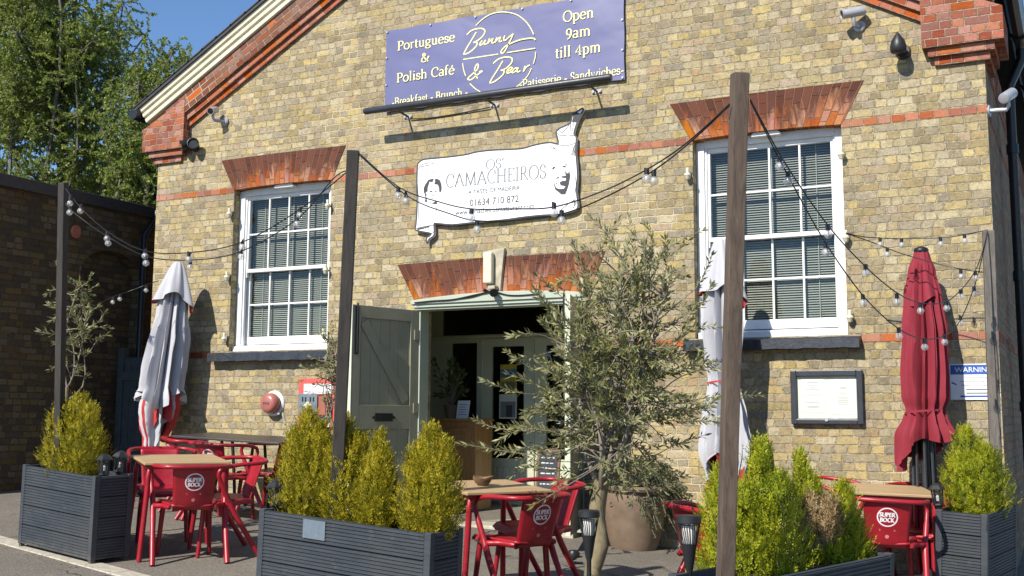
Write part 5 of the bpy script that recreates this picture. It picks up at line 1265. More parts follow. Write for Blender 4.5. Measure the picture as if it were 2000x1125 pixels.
parasol('closed pale grey parasol with red lining behind the brown post', lerp_axis([(v.z, v.x, Yp2) for v in q2]),
        [(.62, .18), (.85, .245), (1.15, .20), (1.40, .15), (1.45, .145), (1.6, .175), (1.9, .185), (2.2, .15), (2.45, .10), (q2[3].z, .05)], 11, .52, lambda a: .05+.14*math.sin(a*2-.6)+.08*math.sin(a*3), M['greyfab'], M['redlin'], (2.20, q2[3].z+.015, .185), 1.42, seed=9)
Yp3 = -.34
q3 = [on_plane(x, y, Yp3) for x, y in ((1806, 930), (1806, 800), (1806, 650), (1799, 492))]
parasol('closed dusty red parasol with dark cap at the right of the terrace', lerp_axis([(v.z, v.x, Yp3) for v in q3]),
        [(.86, .235), (1.0, .235), (1.14, .175), (1.19, .155), (1.3, .195), (1.5, .205), (1.8, .185), (2.1, .145), (2.3, .105), (q3[3].z, .055)], 13, .46, lambda a: .02+.13*math.sin(a+1.9)+.06*math.sin(a*3+.5), M['redfab'], None, (2.02, q3[3].z+.012, .135), 1.175, .03, M['poleblk'], M['black'], True, 3)

# ================================================================= PLANTS
class Leaves:
    """many small leaf blades in one mesh"""
    def __init__(s): s.v = []; s.f = []
    def blade(s, p, d, n, L, W):
        side = d.cross(n)
        if side.length < 1e-6: side = d.orthogonal()
        side.normalize(); i = len(s.v); m_ = p+d*(L*.5)
        s.v += [tuple(p), tuple(m_+side*(W*.5)), tuple(p+d*L), tuple(m_-side*(W*.5))]; s.f.append((i, i+1, i+2, i+3))
    def build(s, name, m, parent=None):
        me = bpy.data.meshes.new(name); me.from_pydata(s.v, [], s.f); me.materials.append(m); me.update()
        o = bpy.data.objects.new(name, me); COL.objects.link(o)
        if parent is not None: o.parent = parent
        return o
def rv(rnd): 
    while True:
        v = Vector((rnd.uniform(-1, 1), rnd.uniform(-1, 1), rnd.uniform(-1, 1)))
        if .05 < v.length < 1: return v.normalized()
def conifer(label, base, leaders, n, m, seed, dead=None, name='golden_conifer', full=.52):
    """leaders: (dx, dy, height, radius): the shrub is the union of their pointed crowns"""
    t = thing(name, label, 'shrub', base, 0, 'golden conifers in the planters'); rnd = random.Random(seed); lv = Leaves(); dd = Leaves()
    mb = MB()
    for dx, dy, h, r in leaders: mb.tube([(dx*.3, dy*.3, -.12), (dx*.8, dy*.8, h*.4), (dx, dy, h*.93)], [.020, .012, .003], 6)
    mb.build('stem', M['twig'], t)
    def env(h): return (min(1, .62+h*1.7) if h < .25 else 1)*max(0, 1-max(0, h-.25)/.75)**full
    tot = sum(h*r for _, _, h, r in leaders)
    for dx, dy, h, r in leaders:
        k = int(.72*n*h*r/tot)
        for _ in range(k):
            f = rnd.random()**1.05; a = rnd.uniform(0, 2*math.pi)
            lump = 1+.34*noise.noise(Vector((math.cos(a)*2.2+dx*9, math.sin(a)*2.2+seed, f*h*7)))+.30*noise.noise(Vector((math.cos(a)*4.5, math.sin(a)*4.5+seed, f*h*15)))
            rr = r*env(f)*lump; q = rnd.random()**.30
            out = Vector((math.cos(a), math.sin(a), 0)); p = Vector((dx*(.4+.6*f), dy*(.4+.6*f), f*h*.97))+out*rr*q
            main = (out*(.75-.45*f)+Vector((0, 0, 1.0))+rv(rnd)*.45).normalized()
            isdead = dead is not None and (p-Vector(dead[0])).length < dead[1]*(1+.4*noise.noise(p*14))
            tgt = dd if isdead else lv; L = rnd.uniform(.03, .085)*(1.3 if q > .9 and rnd.random() < .08 else 1)
            sd = main.cross(out+rv(rnd)*.5)
            if sd.length < .05: sd = main.orthogonal()
            sd.normalize(); nn = main.cross(sd); kk = 8          # a flat feathery spray: scales set in pairs along a shoot
            for j in range(kk):
                f2 = j/kk; bl = (.026-.013*f2)*rnd.uniform(.75, 1.25); d = (main*.85+sd*(.75 if j % 2 else -.75)*(1-.5*f2)+rv(rnd)*.22).normalized(); tgt.blade(p+main*(L*f2), d, nn+rv(rnd)*.35, bl, bl*.36)
            tgt.blade(p+main*L*.9, main, nn+rv(rnd)*.3, .02, .006)
    lv.build('foliage', m, t)
    if dd.f: dd.build('dead_foliage', M['dead'], t)
    return t
def shrub_on(label, x, dep, ytop, zb, leaders_rel, n, m, seed, dead=None):
    T = at_depth(x, ytop, dep); H = T.z-zb
    conifer(label, (T.x, T.y, zb), [(dx, dy, h*H, r) for dx, dy, h, r in leaders_rel], n, m, seed, dead)
def depth_of(v): return (Vector(v)-CO).dot(CFW)
sz = lambda P, f=.56: P
def in_planter(pl, s, d): 
    t, u, v, H = pl; p = Vector((t.location.x, t.location.y, 0))+u*s+v*d; return p
def shrub_in(label, pl, s, d, ytop, rel, n, m, seed, dead=None):
    p = in_planter(pl, s, d); zb = gz(p.x, p.y)+pl[3]-.05; dep = (Vector((p.x, p.y, 1))-CO).dot(CFW)
    # height from the photo row of its tip
    z = CO.z+1; 
    for _ in range(6):
        v = Vector((p.x, p.y, z))-CO; yy = PY-CF*v.dot(CU)/v.dot(CFW); z += (yy-ytop)*v.dot(CFW)/CF
    H = z-zb; conifer(label, (p.x, p.y, zb), [(dx, dy, h*H, r) for dx, dy, h, r in rel], n, m, seed, dead)
def s_for_px(pl, x, d):
    """how far along the planter a photo column falls"""
    best = None
    for i in range(-20, 240):
        s = i*.01; p = in_planter(pl, s, d); zb = gz(p.x, p.y)+.7; v = Vector((p.x, p.y, zb))-CO; xx = PX+CF*v.dot(CR)/v.dot(CFW)
        if best is None or abs(xx-x) < best[0]: best = (abs(xx-x), s)
    return best[1]
shrub_in('broad golden conifer in the tall left planter', PL1, s_for_px(PL1, 148, .17), .17, 772, [(0, 0, 1, .24), (.13, -.02, .86, .19), (-.2, .02, .9, .22), (.22, .0, .55, .13)], 3600, M['thuja'], 11)
shrub_in('golden conifer at the left end of the long planter', PL2, s_for_px(PL2, 597, .17), .17, 802, [(0, 0, 1, .15), (-.07, -.03, .82, .17), (.09, .02, .88, .16)], 3800, M['thuja'], 12)
shrub_in('golden conifer behind the dark post in the long planter', PL2, s_for_px(PL2, 668, .2), .2, 818, [(0, 0, 1, .15), (.11, .0, .84, .15)], 3000, M['thuja'], 13)
shrub_in('slim pointed golden conifer in the middle of the long planter', PL2, s_for_px(PL2, 738, .15), .15, 848, [(0, 0, 1, .085), (-.04, -.02, .74, .11), (.04, .0, .80, .105)], 3000, M['thuja'], 14)
shrub_in('widest golden conifer at the right end of the long planter', PL2, s_for_px(PL2, 838, .15), .15, 836, [(0, 0, 1, .14), (.09, .0, .88, .15), (-.08, -.02, .80, .14)], 4400, M['thuja'], 15)
shrub_in('lime conifer in the right corner planter', PL3, .20, .36, 836, [(-.03, 0, 1, .20), (.09, -.06, .80, .20), (-.08, -.08, .70, .2), (.12, .1, .76, .22)], 4200, M['thujagrn'], 16)
pb = at_depth(1465, 1000, 5.95); zb4 = gz(pb.x, pb.y)+.42
T1 = at_depth(1478, 858, 5.95)
conifer('big lime conifer behind the brown post', (pb.x, pb.y, zb4-.25), [(dx, dy, h*(T1.z-zb4+.25), r) for dx, dy, h, r in [(.06, .02, 1, .17), (-.15, -.02, .86, .23), (.17, .0, .84, .22), (-.02, -.1, .78, .27)]], 9000, M['thujagrn'], 17)
pb = at_depth(1598, 1000, 6.3); T1 = at_depth(1562, 882, 6.3)
conifer('lime conifer with a dead tan patch in the right planter', (pb.x, pb.y, zb4-.2), [(dx, dy, h*(T1.z-zb4+.2), r) for dx, dy, h, r in [(-.10, .03, 1, .12), (-.03, -.01, .86, .17), (.07, -.04, .74, .18)]], 4600, M['thujagrn'], 18, ((.03, -.15, .60), .17))
pb = at_depth(1648, 1000, 6.35); T1 = at_depth(1655, 945, 6.35)
conifer('small dark lime conifer at the far end of the right planter', (pb.x, pb.y, zb4-.2), [(0, 0, T1.z-zb4+.2, .15), (.03, -.05, (T1.z-zb4+.2)*.82, .17)], 3200, M['thujagrn'], 19)

def branch(mb, a, b, r0, r1, rnd, bend=.12, seg=5, k=5):
    a, b = Vector(a), Vector(b); L = (b-a).length; o = rv(rnd)*L*bend; o2 = rv(rnd)*L*bend*.5
    P = [a+(b-a)*t+o*math.sin(math.pi*t)+o2*math.sin(2*math.pi*t) for t in [i/k for i in range(k+1)]]
    mb.tube(P, [r0+(r1-r0)*i/k for i in range(k+1)], seg, cap=False); return P
def twig_leaves(lv, P, rnd, L, W, step, start=.25, whorl=2, droop=0.0, pairs=False):
    tot = sum((P[i+1]-P[i]).length for i in range(len(P)-1)); acc = 0
    for i in range(len(P)-1):
        d = P[i+1]-P[i]; l = d.length
        if l < 1e-6: continue
        d.normalize(); s = 0
        while s < l:
            if (acc+s)/tot > start:
                oo = d.cross(rv(rnd))
                for wi in range(whorl):
                    o = (oo if wi == 0 else -oo) if pairs else d.cross(rv(rnd))
                    if o.length < .05: continue
                    dr = (d*.75+o.normalized()*.75+Vector((0, 0, .12-droop))+rv(rnd)*.25).normalized(); lv.blade(P[i]+d*s, dr, rv(rnd)+Vector((0, 0, .8)), L*rnd.uniform(.6, 1.15), W*rnd.uniform(.8, 1.2))
            s += step*rnd.uniform(.6, 1.4)
        acc += l
    for _ in range(4): lv.blade(P[-1], ((P[-1]-P[-2]).normalized()+rv(rnd)*.5).normalized(), rv(rnd), L, W)
def olive(label, base, top_trunk, r0, centre, rad, nt, seed, leaf=.058, extra=(), extra2=(), dens=.020, name='olive_tree', group=None, nl=9):
    """base/centre in world; crown is an uneven cloud of leafy shoots reached by real branches"""
    t = thing(name, label, 'tree', base, 0, group); rnd = random.Random(seed); o = Vector(base); lv = Leaves()
    T = Vector(top_trunk)-o; C = Vector(centre)-o
    mb = MB(); k = 12
    P = [Vector((0, 0, -.05)).lerp(T, i/k)+Vector((.018*math.sin(i*1.3+seed), .014*math.sin(i*.9), 0)) for i in range(k+1)]
    mb.tube(P, [r0*(1.05-.28*i/k)*(1+.08*math.sin(i*2.1)) for i in range(k+1)], 12); mb.build('trunk', M['olivebark'], t, smooth=60)
    mb = MB(); limbs = []
    for i in range(nl):
        a = 2*math.pi*i/nl+rnd.uniform(-.3, .3); f = rnd.uniform(.55, .95); el = rnd.uniform(.0, .9)
        e = C+Vector((math.cos(a)*rad[0]*f*.7, math.sin(a)*rad[1]*f*.7, rad[2]*el*f)); s = P[rnd.randint(k-1, k)]
        limbs.append(branch(mb, s, e, r0*.34, r0*.10, rnd, .14, 7, 8))
    limbs.append(branch(mb, P[-1], C+Vector((.05, 0, rad[2]*.8)), r0*.4, r0*.08, rnd, .08, 7, 8))
    pts = [p for l in limbs for p in l[2:]]
    def shoot(e, r=.006, n1=6, lf=leaf, start=.3):
        s = min(rnd.sample(pts, min(16, len(pts))), key=lambda p: (p-e).length+.5*max(0, p.z-e.z)); Q = branch(mb, s, e, r, .0016, rnd, .13, 4, n1); twig_leaves(lv, Q, rnd, lf*rnd.uniform(.75, 1.1), lf*.21, dens, start, pairs=True); return Q
    for i in range(nt):
        while True:
            v = Vector((rnd.gauss(0, .50), rnd.gauss(0, .50), rnd.gauss(0, .50)))
            if v.length < 1.25: break
        v.z += .02; lump = 1+.25*noise.noise(v*2.3+Vector((seed, 0, 0)))
        shoot(C+Vector((v.x*rad[0], v.y*rad[1], v.z*rad[2]))*1.0*lump if False else C+Vector((v.x*rad[0]*lump, v.y*rad[1]*lump, v.z*rad[2]*lump)))
    for e in extra: 
        Q = shoot(Vector(e)-o, .005, 8, leaf, .62)
    for e in extra2:
        for _ in range(2): shoot(Vector(e)-o+rv(rnd)*rnd.uniform(.02, .13), .004, 7, leaf, .45)
    mb.build('branches', M['twig'], t, smooth=60); lv.build('leaves', M['olive'], t); return t
Dt = 7.15; tb = at_depth(1158, 1150, Dt); tb.z = gz(tb.x, tb.y); tt = at_depth(1172, 940, Dt); cc = at_depth(1200, 722, Dt)
ext = [at_depth(x, y, Dt+d) for x, y, d in ((903, 868, -.3), (1000, 655, 0), (950, 745, -.2), (1482, 772, .1), (1155, 425, 0), (1205, 432, .2), (1262, 440, 0), (1345, 470, .1), (1372, 450, .2), (1388, 560, 0), (1390, 500, .2), (1050, 540, 0), (1010, 700, .1), (1400, 720, -.2), (1405, 640, 0), (985, 830, .1), (1000, 930, -.2), (1045, 985, -.45), (1300, 470, -.2), (1330, 1000, .1), (1285, 1010, .2), (1225, 480, -.2), (1180, 470, .3), (1330, 520, .3), (1095, 560, .2), (1010, 880, .2), (1060, 700, -.3), (1375, 850, .2), (1340, 930, .1), (1120, 480, .1), (1255, 560, -.3), (1420, 700, .2), (960, 880, 0), (930, 820, .2))]
olive('large airy olive tree with twisted pale trunk in front of the doorway', tuple(tb), tuple(tt), .062, tuple(cc), (.56, .5, .74), 380, 5, .062, ext, [at_depth(x, y, Dt+d) for x, y, d in ((985, 830, -.1), (1040, 800, .1), (1060, 870, -.2), (1030, 900, 0), (1090, 920, -.1), (1340, 880, .1), (1370, 800, 0), (1380, 700, .1), (1350, 600, 0), (1320, 530, .1), (1130, 560, 0), (1060, 640, .1), (1030, 720, 0), (1300, 940, .1), (1120, 480, .1), (1270, 480, 0))], .019)
# second olive half hidden behind the dark post, third one at the shaded annexe
c2 = on_plane(652, 722, -.62); b2 = (c2.x, -.62, gz(c2.x, -.62)+.30)
olive('small olive bush behind the dark post left of the door', b2, (b2[0], b2[1], 1.15), .020, tuple(c2), (.22, .2, .42), 110, 21, .050, [on_plane(590, 715, -.62), on_plane(600, 765, -.62), on_plane(583, 745, -.6), on_plane(648, 630, -.62)], (), .022, 'olive_bush', nl=4)
c3 = at_depth(140, 640, 9.6); b3_ = (c3.x, c3.y, gz(c3.x, c3.y)); 
olive('sparse olive bush in front of the dark annexe wall', b3_, (c3.x, c3.y, 1.35), .020, tuple(c3), (.24, .22, .48), 58, 22, .062, [at_depth(x, y, 9.6) for x, y in ((185, 560), (205, 655), (212, 640), (150, 552), (170, 735), (190, 600), (128, 700))], (), .030, 'olive_bush', nl=4)
for nm, pos, r in (('round dark pot under the small olive bush behind the long planter', (b2[0], b2[1]), .17), ('round dark pot under the sparse olive bush by the annexe', (b3_[0], b3_[1]), .18)):
    t = thing('plant_pot', nm, 'plant pot', (pos[0], pos[1], gz(*pos)), tilt=True); mb = MB(); mb.lathe([(r*.66, 0), (r*.8, .12), (r*.98, .30), (r*1.06, .31), (r*1.06, .35), (r*.93, .35), (r*.9, .30), (.001, .29)], 24, cap=False); mb.build('vessel', M['charcoal'], t, smooth=40)

# terracotta urn with trailing plant
pc = on_ground(1236, 1068); U = (pc.x+.02, pc.y-.03)
t = thing('terracotta_urn', 'large weathered terracotta urn with rope moulding right of the doorway', 'urn', (U[0], U[1], gz(*U)), tilt=True)
mb = MB(); mb.lathe([(.205, 0), (.222, .05), (.262, .22), (.288, .38), (.292, .47), (.282, .505), (.286, .512), (.318, .522), (.328, .545), (.318, .565), (.285, .565), (.262, .55), (.245, .50), (.001, .48)], 40, cap=False); g = mb.build('vessel', M['terracotta'], t, smooth=35)
mb = MB(); k = 160; mb.tube([((.288+.006*math.sin(i*2*math.pi/k*40))*math.cos(2*math.pi*i/k), (.288+.006*math.sin(i*2*math.pi/k*40))*math.sin(2*math.pi*i/k), .508+.005*math.cos(i*2*math.pi/k*40)) for i in range(k+1)], .009, 6); mb.build('rope_moulding', M['terracotta'], g, smooth=50)
mb = MB(); mb.tube([(-.12+.018*math.cos(a*.5), -.267-.004, .40+.018*math.sin(a*.5)) for a in range(0, 13)], .004, 5); mb.build('ring_mark', M['terracotta'], g)
pl = thing('trailing_plant', 'grey green plant trailing over the rim of the terracotta urn', 'plant', (U[0], U[1], gz(*U)+.48)); rnd = random.Random(31); lv = Leaves(); mb = MB()
for i in range(105):
    a = rnd.uniform(0, 2*math.pi); r = rnd.uniform(.05, .34); up = rnd.uniform(.05, .34); s = Vector((.6*r*math.cos(a), .6*r*math.sin(a), .02)); e = Vector((1.25*r*math.cos(a), 1.25*r*math.sin(a), up))
    if i % 3 == 0: a = rnd.uniform(-1.2, .9); e = Vector((rnd.uniform(.36, .50)*math.cos(a), rnd.uniform(.34, .44)*math.sin(a), rnd.uniform(-.34, .12)))
    m_ = (s+e)/2+Vector((0, 0, .14)); P = catmull([s, m_, e], 4); mb.tube(P, .003, 4); twig_leaves(lv, P, rnd, .034, .009, .011, .15, 2, .3)
mb.build('stems', M['twig'], pl); lv.build('leaves', M['potplant'], pl)

# tall birches behind the annexe
def birch(label, base, crown, rad, ns, seed, leaf=.078):
    t = thing('birch_tree', label, 'tree', base, 0, 'birch trees beyond the annexe'); o = Vector(base); rnd = random.Random(seed); C = Vector(crown)-o; lv = Leaves(); mb = MB(); mt = MB()
    top = C+Vector((0, 0, rad[2]*.75)); k = 12; P = [Vector((0, 0, -.3)).lerp(top, i/k)+Vector((.16*math.sin(i*.9+seed), .12*math.cos(i*.7), 0)) for i in range(k+1)]
    mt.tube(P, [.24*(1-.88*i/k) for i in range(k+1)], 10); mt.build('trunk', M['birchbark'], t, smooth=60)
    limbs = []
    for i in range(26):
        s = P[rnd.randint(3, k-1)]; a = rnd.uniform(0, 2*math.pi); f = rnd.uniform(.5, .92)
        z = min(C.z+rad[2]*.9, max(s.z+.6, C.z+rad[2]*rnd.uniform(-.9, .85))); hh = max(.15, 1-((z-C.z)/rad[2])**2)**.5
        limbs.append(branch(mb, s, Vector((C.x+math.cos(a)*rad[0]*f*hh, C.y+math.sin(a)*rad[1]*f*hh, z)), .075, .018, rnd, .10, 5, 8))
    pts = [p for l in limbs for p in l[3:]]
    for i in range(ns):
        # shoots gather into clumps round limb points and hang a little
        p = pts[rnd.randrange(len(pts))]; e = p+Vector((rnd.gauss(0, .52), rnd.gauss(0, .52), rnd.gauss(.02, .46)))
        d = e-C; q = (d.x/rad[0])**2+(d.y/rad[1])**2+(d.z/rad[2])**2
        lim = 1.0+.42*noise.noise(d*.55+Vector((seed*3, 0, 0)))
        if q > lim: continue
        Q = branch(mb, p, e, .011, .003, rnd, .12, 3, 4)
        Q = Q+[e+Vector((rnd.uniform(-.12, .12), rnd.uniform(-.12, .12), -rnd.uniform(.0, .18)))]
        twig_leaves(lv, Q, rnd, leaf, leaf*.55, .033, .12, 2, .25)
    mb.build('branches', M['birchbark'], t); lv.build('leaves', M['birch'], t)
def birch_px(label, x, y, dep, rx, rz, ns, seed):
    c = at_depth(x, y, dep); birch(label, (c.x, c.y, -.2), tuple(c), (rx, rx, rz), ns, seed)
birch_px('tallest leafy birch rising beyond the black coping of the annexe', 130, 190, 27, 2.7, 4.5, 2600, 41)
birch_px('shorter leafy birch between the tallest birch and the gable', 312, 268, 25, 1.5, 2.4, 1350, 42)
birch_px('leafy birch farthest to the left beyond the annexe', -70, 160, 29, 2.8, 4.8, 1000, 43)
birch_px('low leafy birch just above the annexe coping', 245, 372, 30, 2.3, 1.9, 1100, 44)

# ================================================================= STRING LIGHTS
def bulb(t, p, cable_pt, lit=False):
    """clear globe hanging from its socket"""
    p = Vector(p)-t.location; mb = MB(); r = .0235
    mb.lathe([(.010, r+.012), (.012, r*.86), (.019, r*.55), (r, .0), (.0205, -.012), (.012, -.0205), (.001, -r)], 16, Matrix.Translation(p), cap=False); b = mb.build('bulb', M['bulb'], t, smooth=60)
    mb = MB(); mb.lathe([(.006, -.006), (.008, .008), (.004, .016)], 8, Matrix.Translation(p)); mb.build('filament', M['filament'], b)
    c = Vector(cable_pt)-t.location; mb = MB(); mb.tube([p+Vector((0, 0, r*.9)), p+Vector((0, 0, r+.03)), c.lerp(p, .15) if (c-p).length > .02 else c], [.0125, .0135, .006], 10); mb.build('socket', M['black'], b, smooth=40)
def festoon(label, way, bulbs, r=.0038):
    """way: (px, py, depth) along the cable; bulbs: (px, py)"""
    P = [at_depth(x, y, d) for x, y, d in way]
    t = thing('string_light', label, 'string lights', tuple(P[0]), 0, 'string lights between the posts')
    C = catmull(P, 8); mb = MB(); mb.tube([v-P[0] for v in C], r, 6); mb.build('cable', M['black'], t, smooth=60)
    for x, y in bulbs:
        def px_(v): q = v-CO; return PX+CF*q.dot(CR)/q.dot(CFW)
        c = min(C, key=lambda v: abs(px_(v)-x)); d = (c-CO).dot(CFW); p = at_depth(x, y, d); p.x, p.y = p.x, p.y
        if p.z > c.z-.03: p.z = c.z-.05
        bulb(t, p, c)
festoon('upper festoon of clear bulbs between the near black post and the dark post', [(128, 368, 8.72), (160, 408, 8.6), (211, 453, 8.4), (280, 489, 8.15), (362, 494, 7.9), (470, 474, 7.6), (584, 410, 7.25), (688, 327, 6.93)], [(139, 359), (157, 412), (209, 466), (283, 500), (369, 496), (473, 483), (586, 421)])
festoon('lower festoon of clear bulbs between the near black post and the dark post', [(128, 398, 8.72), (150, 420, 8.6), (210, 462, 8.4), (285, 500, 8.15), (370, 508, 7.9), (468, 492, 7.6), (580, 428, 7.25), (655, 345, 7.0), (688, 333, 6.93)], [(136, 415), (211, 475), (285, 514), (372, 507), (471, 502), (580, 438)])
festoon('upper festoon crossing in front of the white scroll sign', [(700, 298, 6.93), (780, 366, 6.7), (860, 395, 6.45), (922, 408, 6.3), (1000, 408, 6.1), (1083, 404, 5.9), (1180, 372, 5.75), (1265, 330, 5.6), (1340, 280, 5.45), (1425, 203, 5.33)], [(778, 372), (921, 414), (1082, 416), (1263, 337)])
festoon('lower festoon crossing in front of the white scroll sign', [(702, 303, 6.93), (796, 383, 6.7), (880, 418, 6.45), (932, 431, 6.3), (1010, 430, 6.1), (1097, 418, 5.9), (1180, 386, 5.75), (1275, 334, 5.6), (1350, 276, 5.45), (1425, 206, 5.33)], [(793, 393), (932, 441), (1097, 431), (1277, 343)])
festoon('upper festoon from the brown post across the red parasol', [(1466, 195, 5.36), (1532, 316, 5.75), (1617, 440, 6.2), (1691, 521, 6.6), (1752, 572, 7.0), (1800, 592, 7.4), (1846, 590, 7.75), (1877, 566, 8.0), (1904, 530, 8.25), (1920, 488, 8.4), (1929, 452, 8.5)], [(1523, 325), (1617, 450), (1691, 534), (1752, 590), (1798, 607), (1849, 602), (1877, 572), (1905, 538)])
festoon('lower festoon from the brown post across the red parasol', [(1466, 198, 5.36), (1535, 335, 5.75), (1613, 475, 6.2), (1688, 580, 6.6), (1754, 641, 7.0), (1804, 662, 7.4), (1846, 655, 7.75), (1874, 628, 8.0), (1903, 560, 8.25), (1920, 495, 8.4), (1929, 454, 8.5)], [(1539, 345), (1613, 493), (1686, 592), (1756, 657), (1806, 678), (1845, 668), (1876, 631), (1903, 574)])
festoon('level festoon along the bricks from the right window to the grey post', [(1652, 455, 9.02), (1690, 463, 8.97), (1760, 466, 8.88), (1840, 464, 8.76), (1885, 458, 8.66), (1929, 449, 8.56)], [(1719, 470), (1761, 471), (1837, 469), (1884, 462)], .004)
festoon('sloping festoon behind the red parasol from the right window', [(1652, 456, 9.02), (1700, 472, 8.97), (1760, 495, 8.90), (1830, 515, 8.80), (1880, 526, 8.70), (1929, 533, 8.60)], [(1733, 497), (1877, 540)], .004)
festoon('faint festoon of three bulbs in the dark gap by the annexe', [(180, 600, 12.2), (220, 580, 12.2), (255, 568, 12.2), (287, 556, 12.2), (310, 548, 11.9)], [(220, 590), (234, 578), (285, 567)], .004)

# ================================================================= LANTERNS AND TORCHES
def stake_lantern(label, x, y, dep, zfoot, tilt=0, rim=.056):
    """y = photo row of the roof peak"""
    T = at_depth(x, y, dep); t = thing('stake_lantern', label, 'lantern', (T.x, T.y, zfoot), 0, 'small black stake lanterns'); H = T.z-zfoot
    Mt = Matrix.Translation((0, 0, H)) @ Matrix.Rotation(R_(tilt), 4, 'Y') @ Matrix.Translation((0, 0, -H))
    mb = MB(); mb.lathe([(.001, H), (.02, H-.004), (rim*.72, H-.018), (rim*1.12, H-.042), (rim*1.12, H-.050), (rim*.8, H-.046)], 6, Mt, cap=False); mb.build('roof', M['blackp'], t)
    mb = MB(); mb.lathe([(rim*.70, H-.05), (rim*.60, H-.150)], 6, Mt, cap=False); mb.build('glass', M['lantern'], t)
    mb = MB()
    for k in range(6):
        a = 2*math.pi*k/6; mb.tube([Mt @ Vector((rim*.72*math.cos(a), rim*.72*math.sin(a), H-.048)), Mt @ Vector((rim*.62*math.cos(a), rim*.62*math.sin(a), H-.152))], .0055, 6)
    mb.lathe([(rim*.66, H-.148), (rim*.70, H-.160), (.02, H-.172), (.012, H-.19)], 6, Mt); mb.build('cage', M['blackp'], t)
    mb = MB(); mb.lathe([(.012, H-.13), (.014, H-.10), (.006, H-.085)], 8, Mt); mb.build('lamp', M['filament'], t)
    mb = MB(); mb.tube([Mt @ Vector((0, 0, H-.18)), (0, 0, -.12)], .011, 8); mb.build('stake', M['blackp'], t)
zp = lambda pl: gz(pl[0].location.x, pl[0].location.y)+pl[3]-.05
stake_lantern('black stake lantern nearest the left shrub in the left planter', 205, 886, 8.70, zp(PL1), 0)
stake_lantern('black stake lantern tilted at the corner of the left planter', 238, 880, 8.72, zp(PL1), 9)
stake_lantern('black stake lantern at the left end of the long planter', 541, 936, 7.1, gz(.4, -4)+.55, 0, .062)
stake_lantern('black stake lantern against the lime conifer in the corner planter', 1828, 943, 8.3, zp(PL3), -4, .054)
def torch(label, x, y, dep):
    T = at_depth(x, y, dep); t = thing('torch_light', label, 'torch light', (T.x, T.y, gz(T.x, T.y)), 0, 'tall black torch lights'); H = T.z-t.location.z
    mb = MB(); mb.lathe([(.001, H), (.052, H-.001), (.060, H-.008), (.061, H-.036), (.055, H-.040), (.05, H-.03)], 26, cap=False); mb.build('cap', M['blackp'], t, smooth=40)
    mb = MB(); n = 26
    for k in range(n):
        a = 2*math.pi*k/n; tw = .22
        mb.tube([(.054*math.cos(a), .054*math.sin(a), H-.038), (.045*math.cos(a+tw*.5), .045*math.sin(a+tw*.5), H-.09), (.036*math.cos(a+tw), .036*math.sin(a+tw), H-.142)], .0020, 5)
    mb.build('slatted_cage', M['blackp'], t)
    mb = MB(); mb.lathe([(.034, H-.05), (.030, H-.135)], 16, cap=False); mb.build('diffuser', M['filament'], t)
    mb = MB(); mb.lathe([(.040, H-.136), (.036, H-.15), (.019, H-.255), (.0135, H-.27), (.0125, H-.5), (.0125, -.12)], 18); mb.build('stake', M['blackp'], t, smooth=40)
torch('tall black torch light beside the olive trunk', 1150, 996, 6.25)
torch('tall black torch light left of the big lime conifer', 1345, 1006, 5.5)

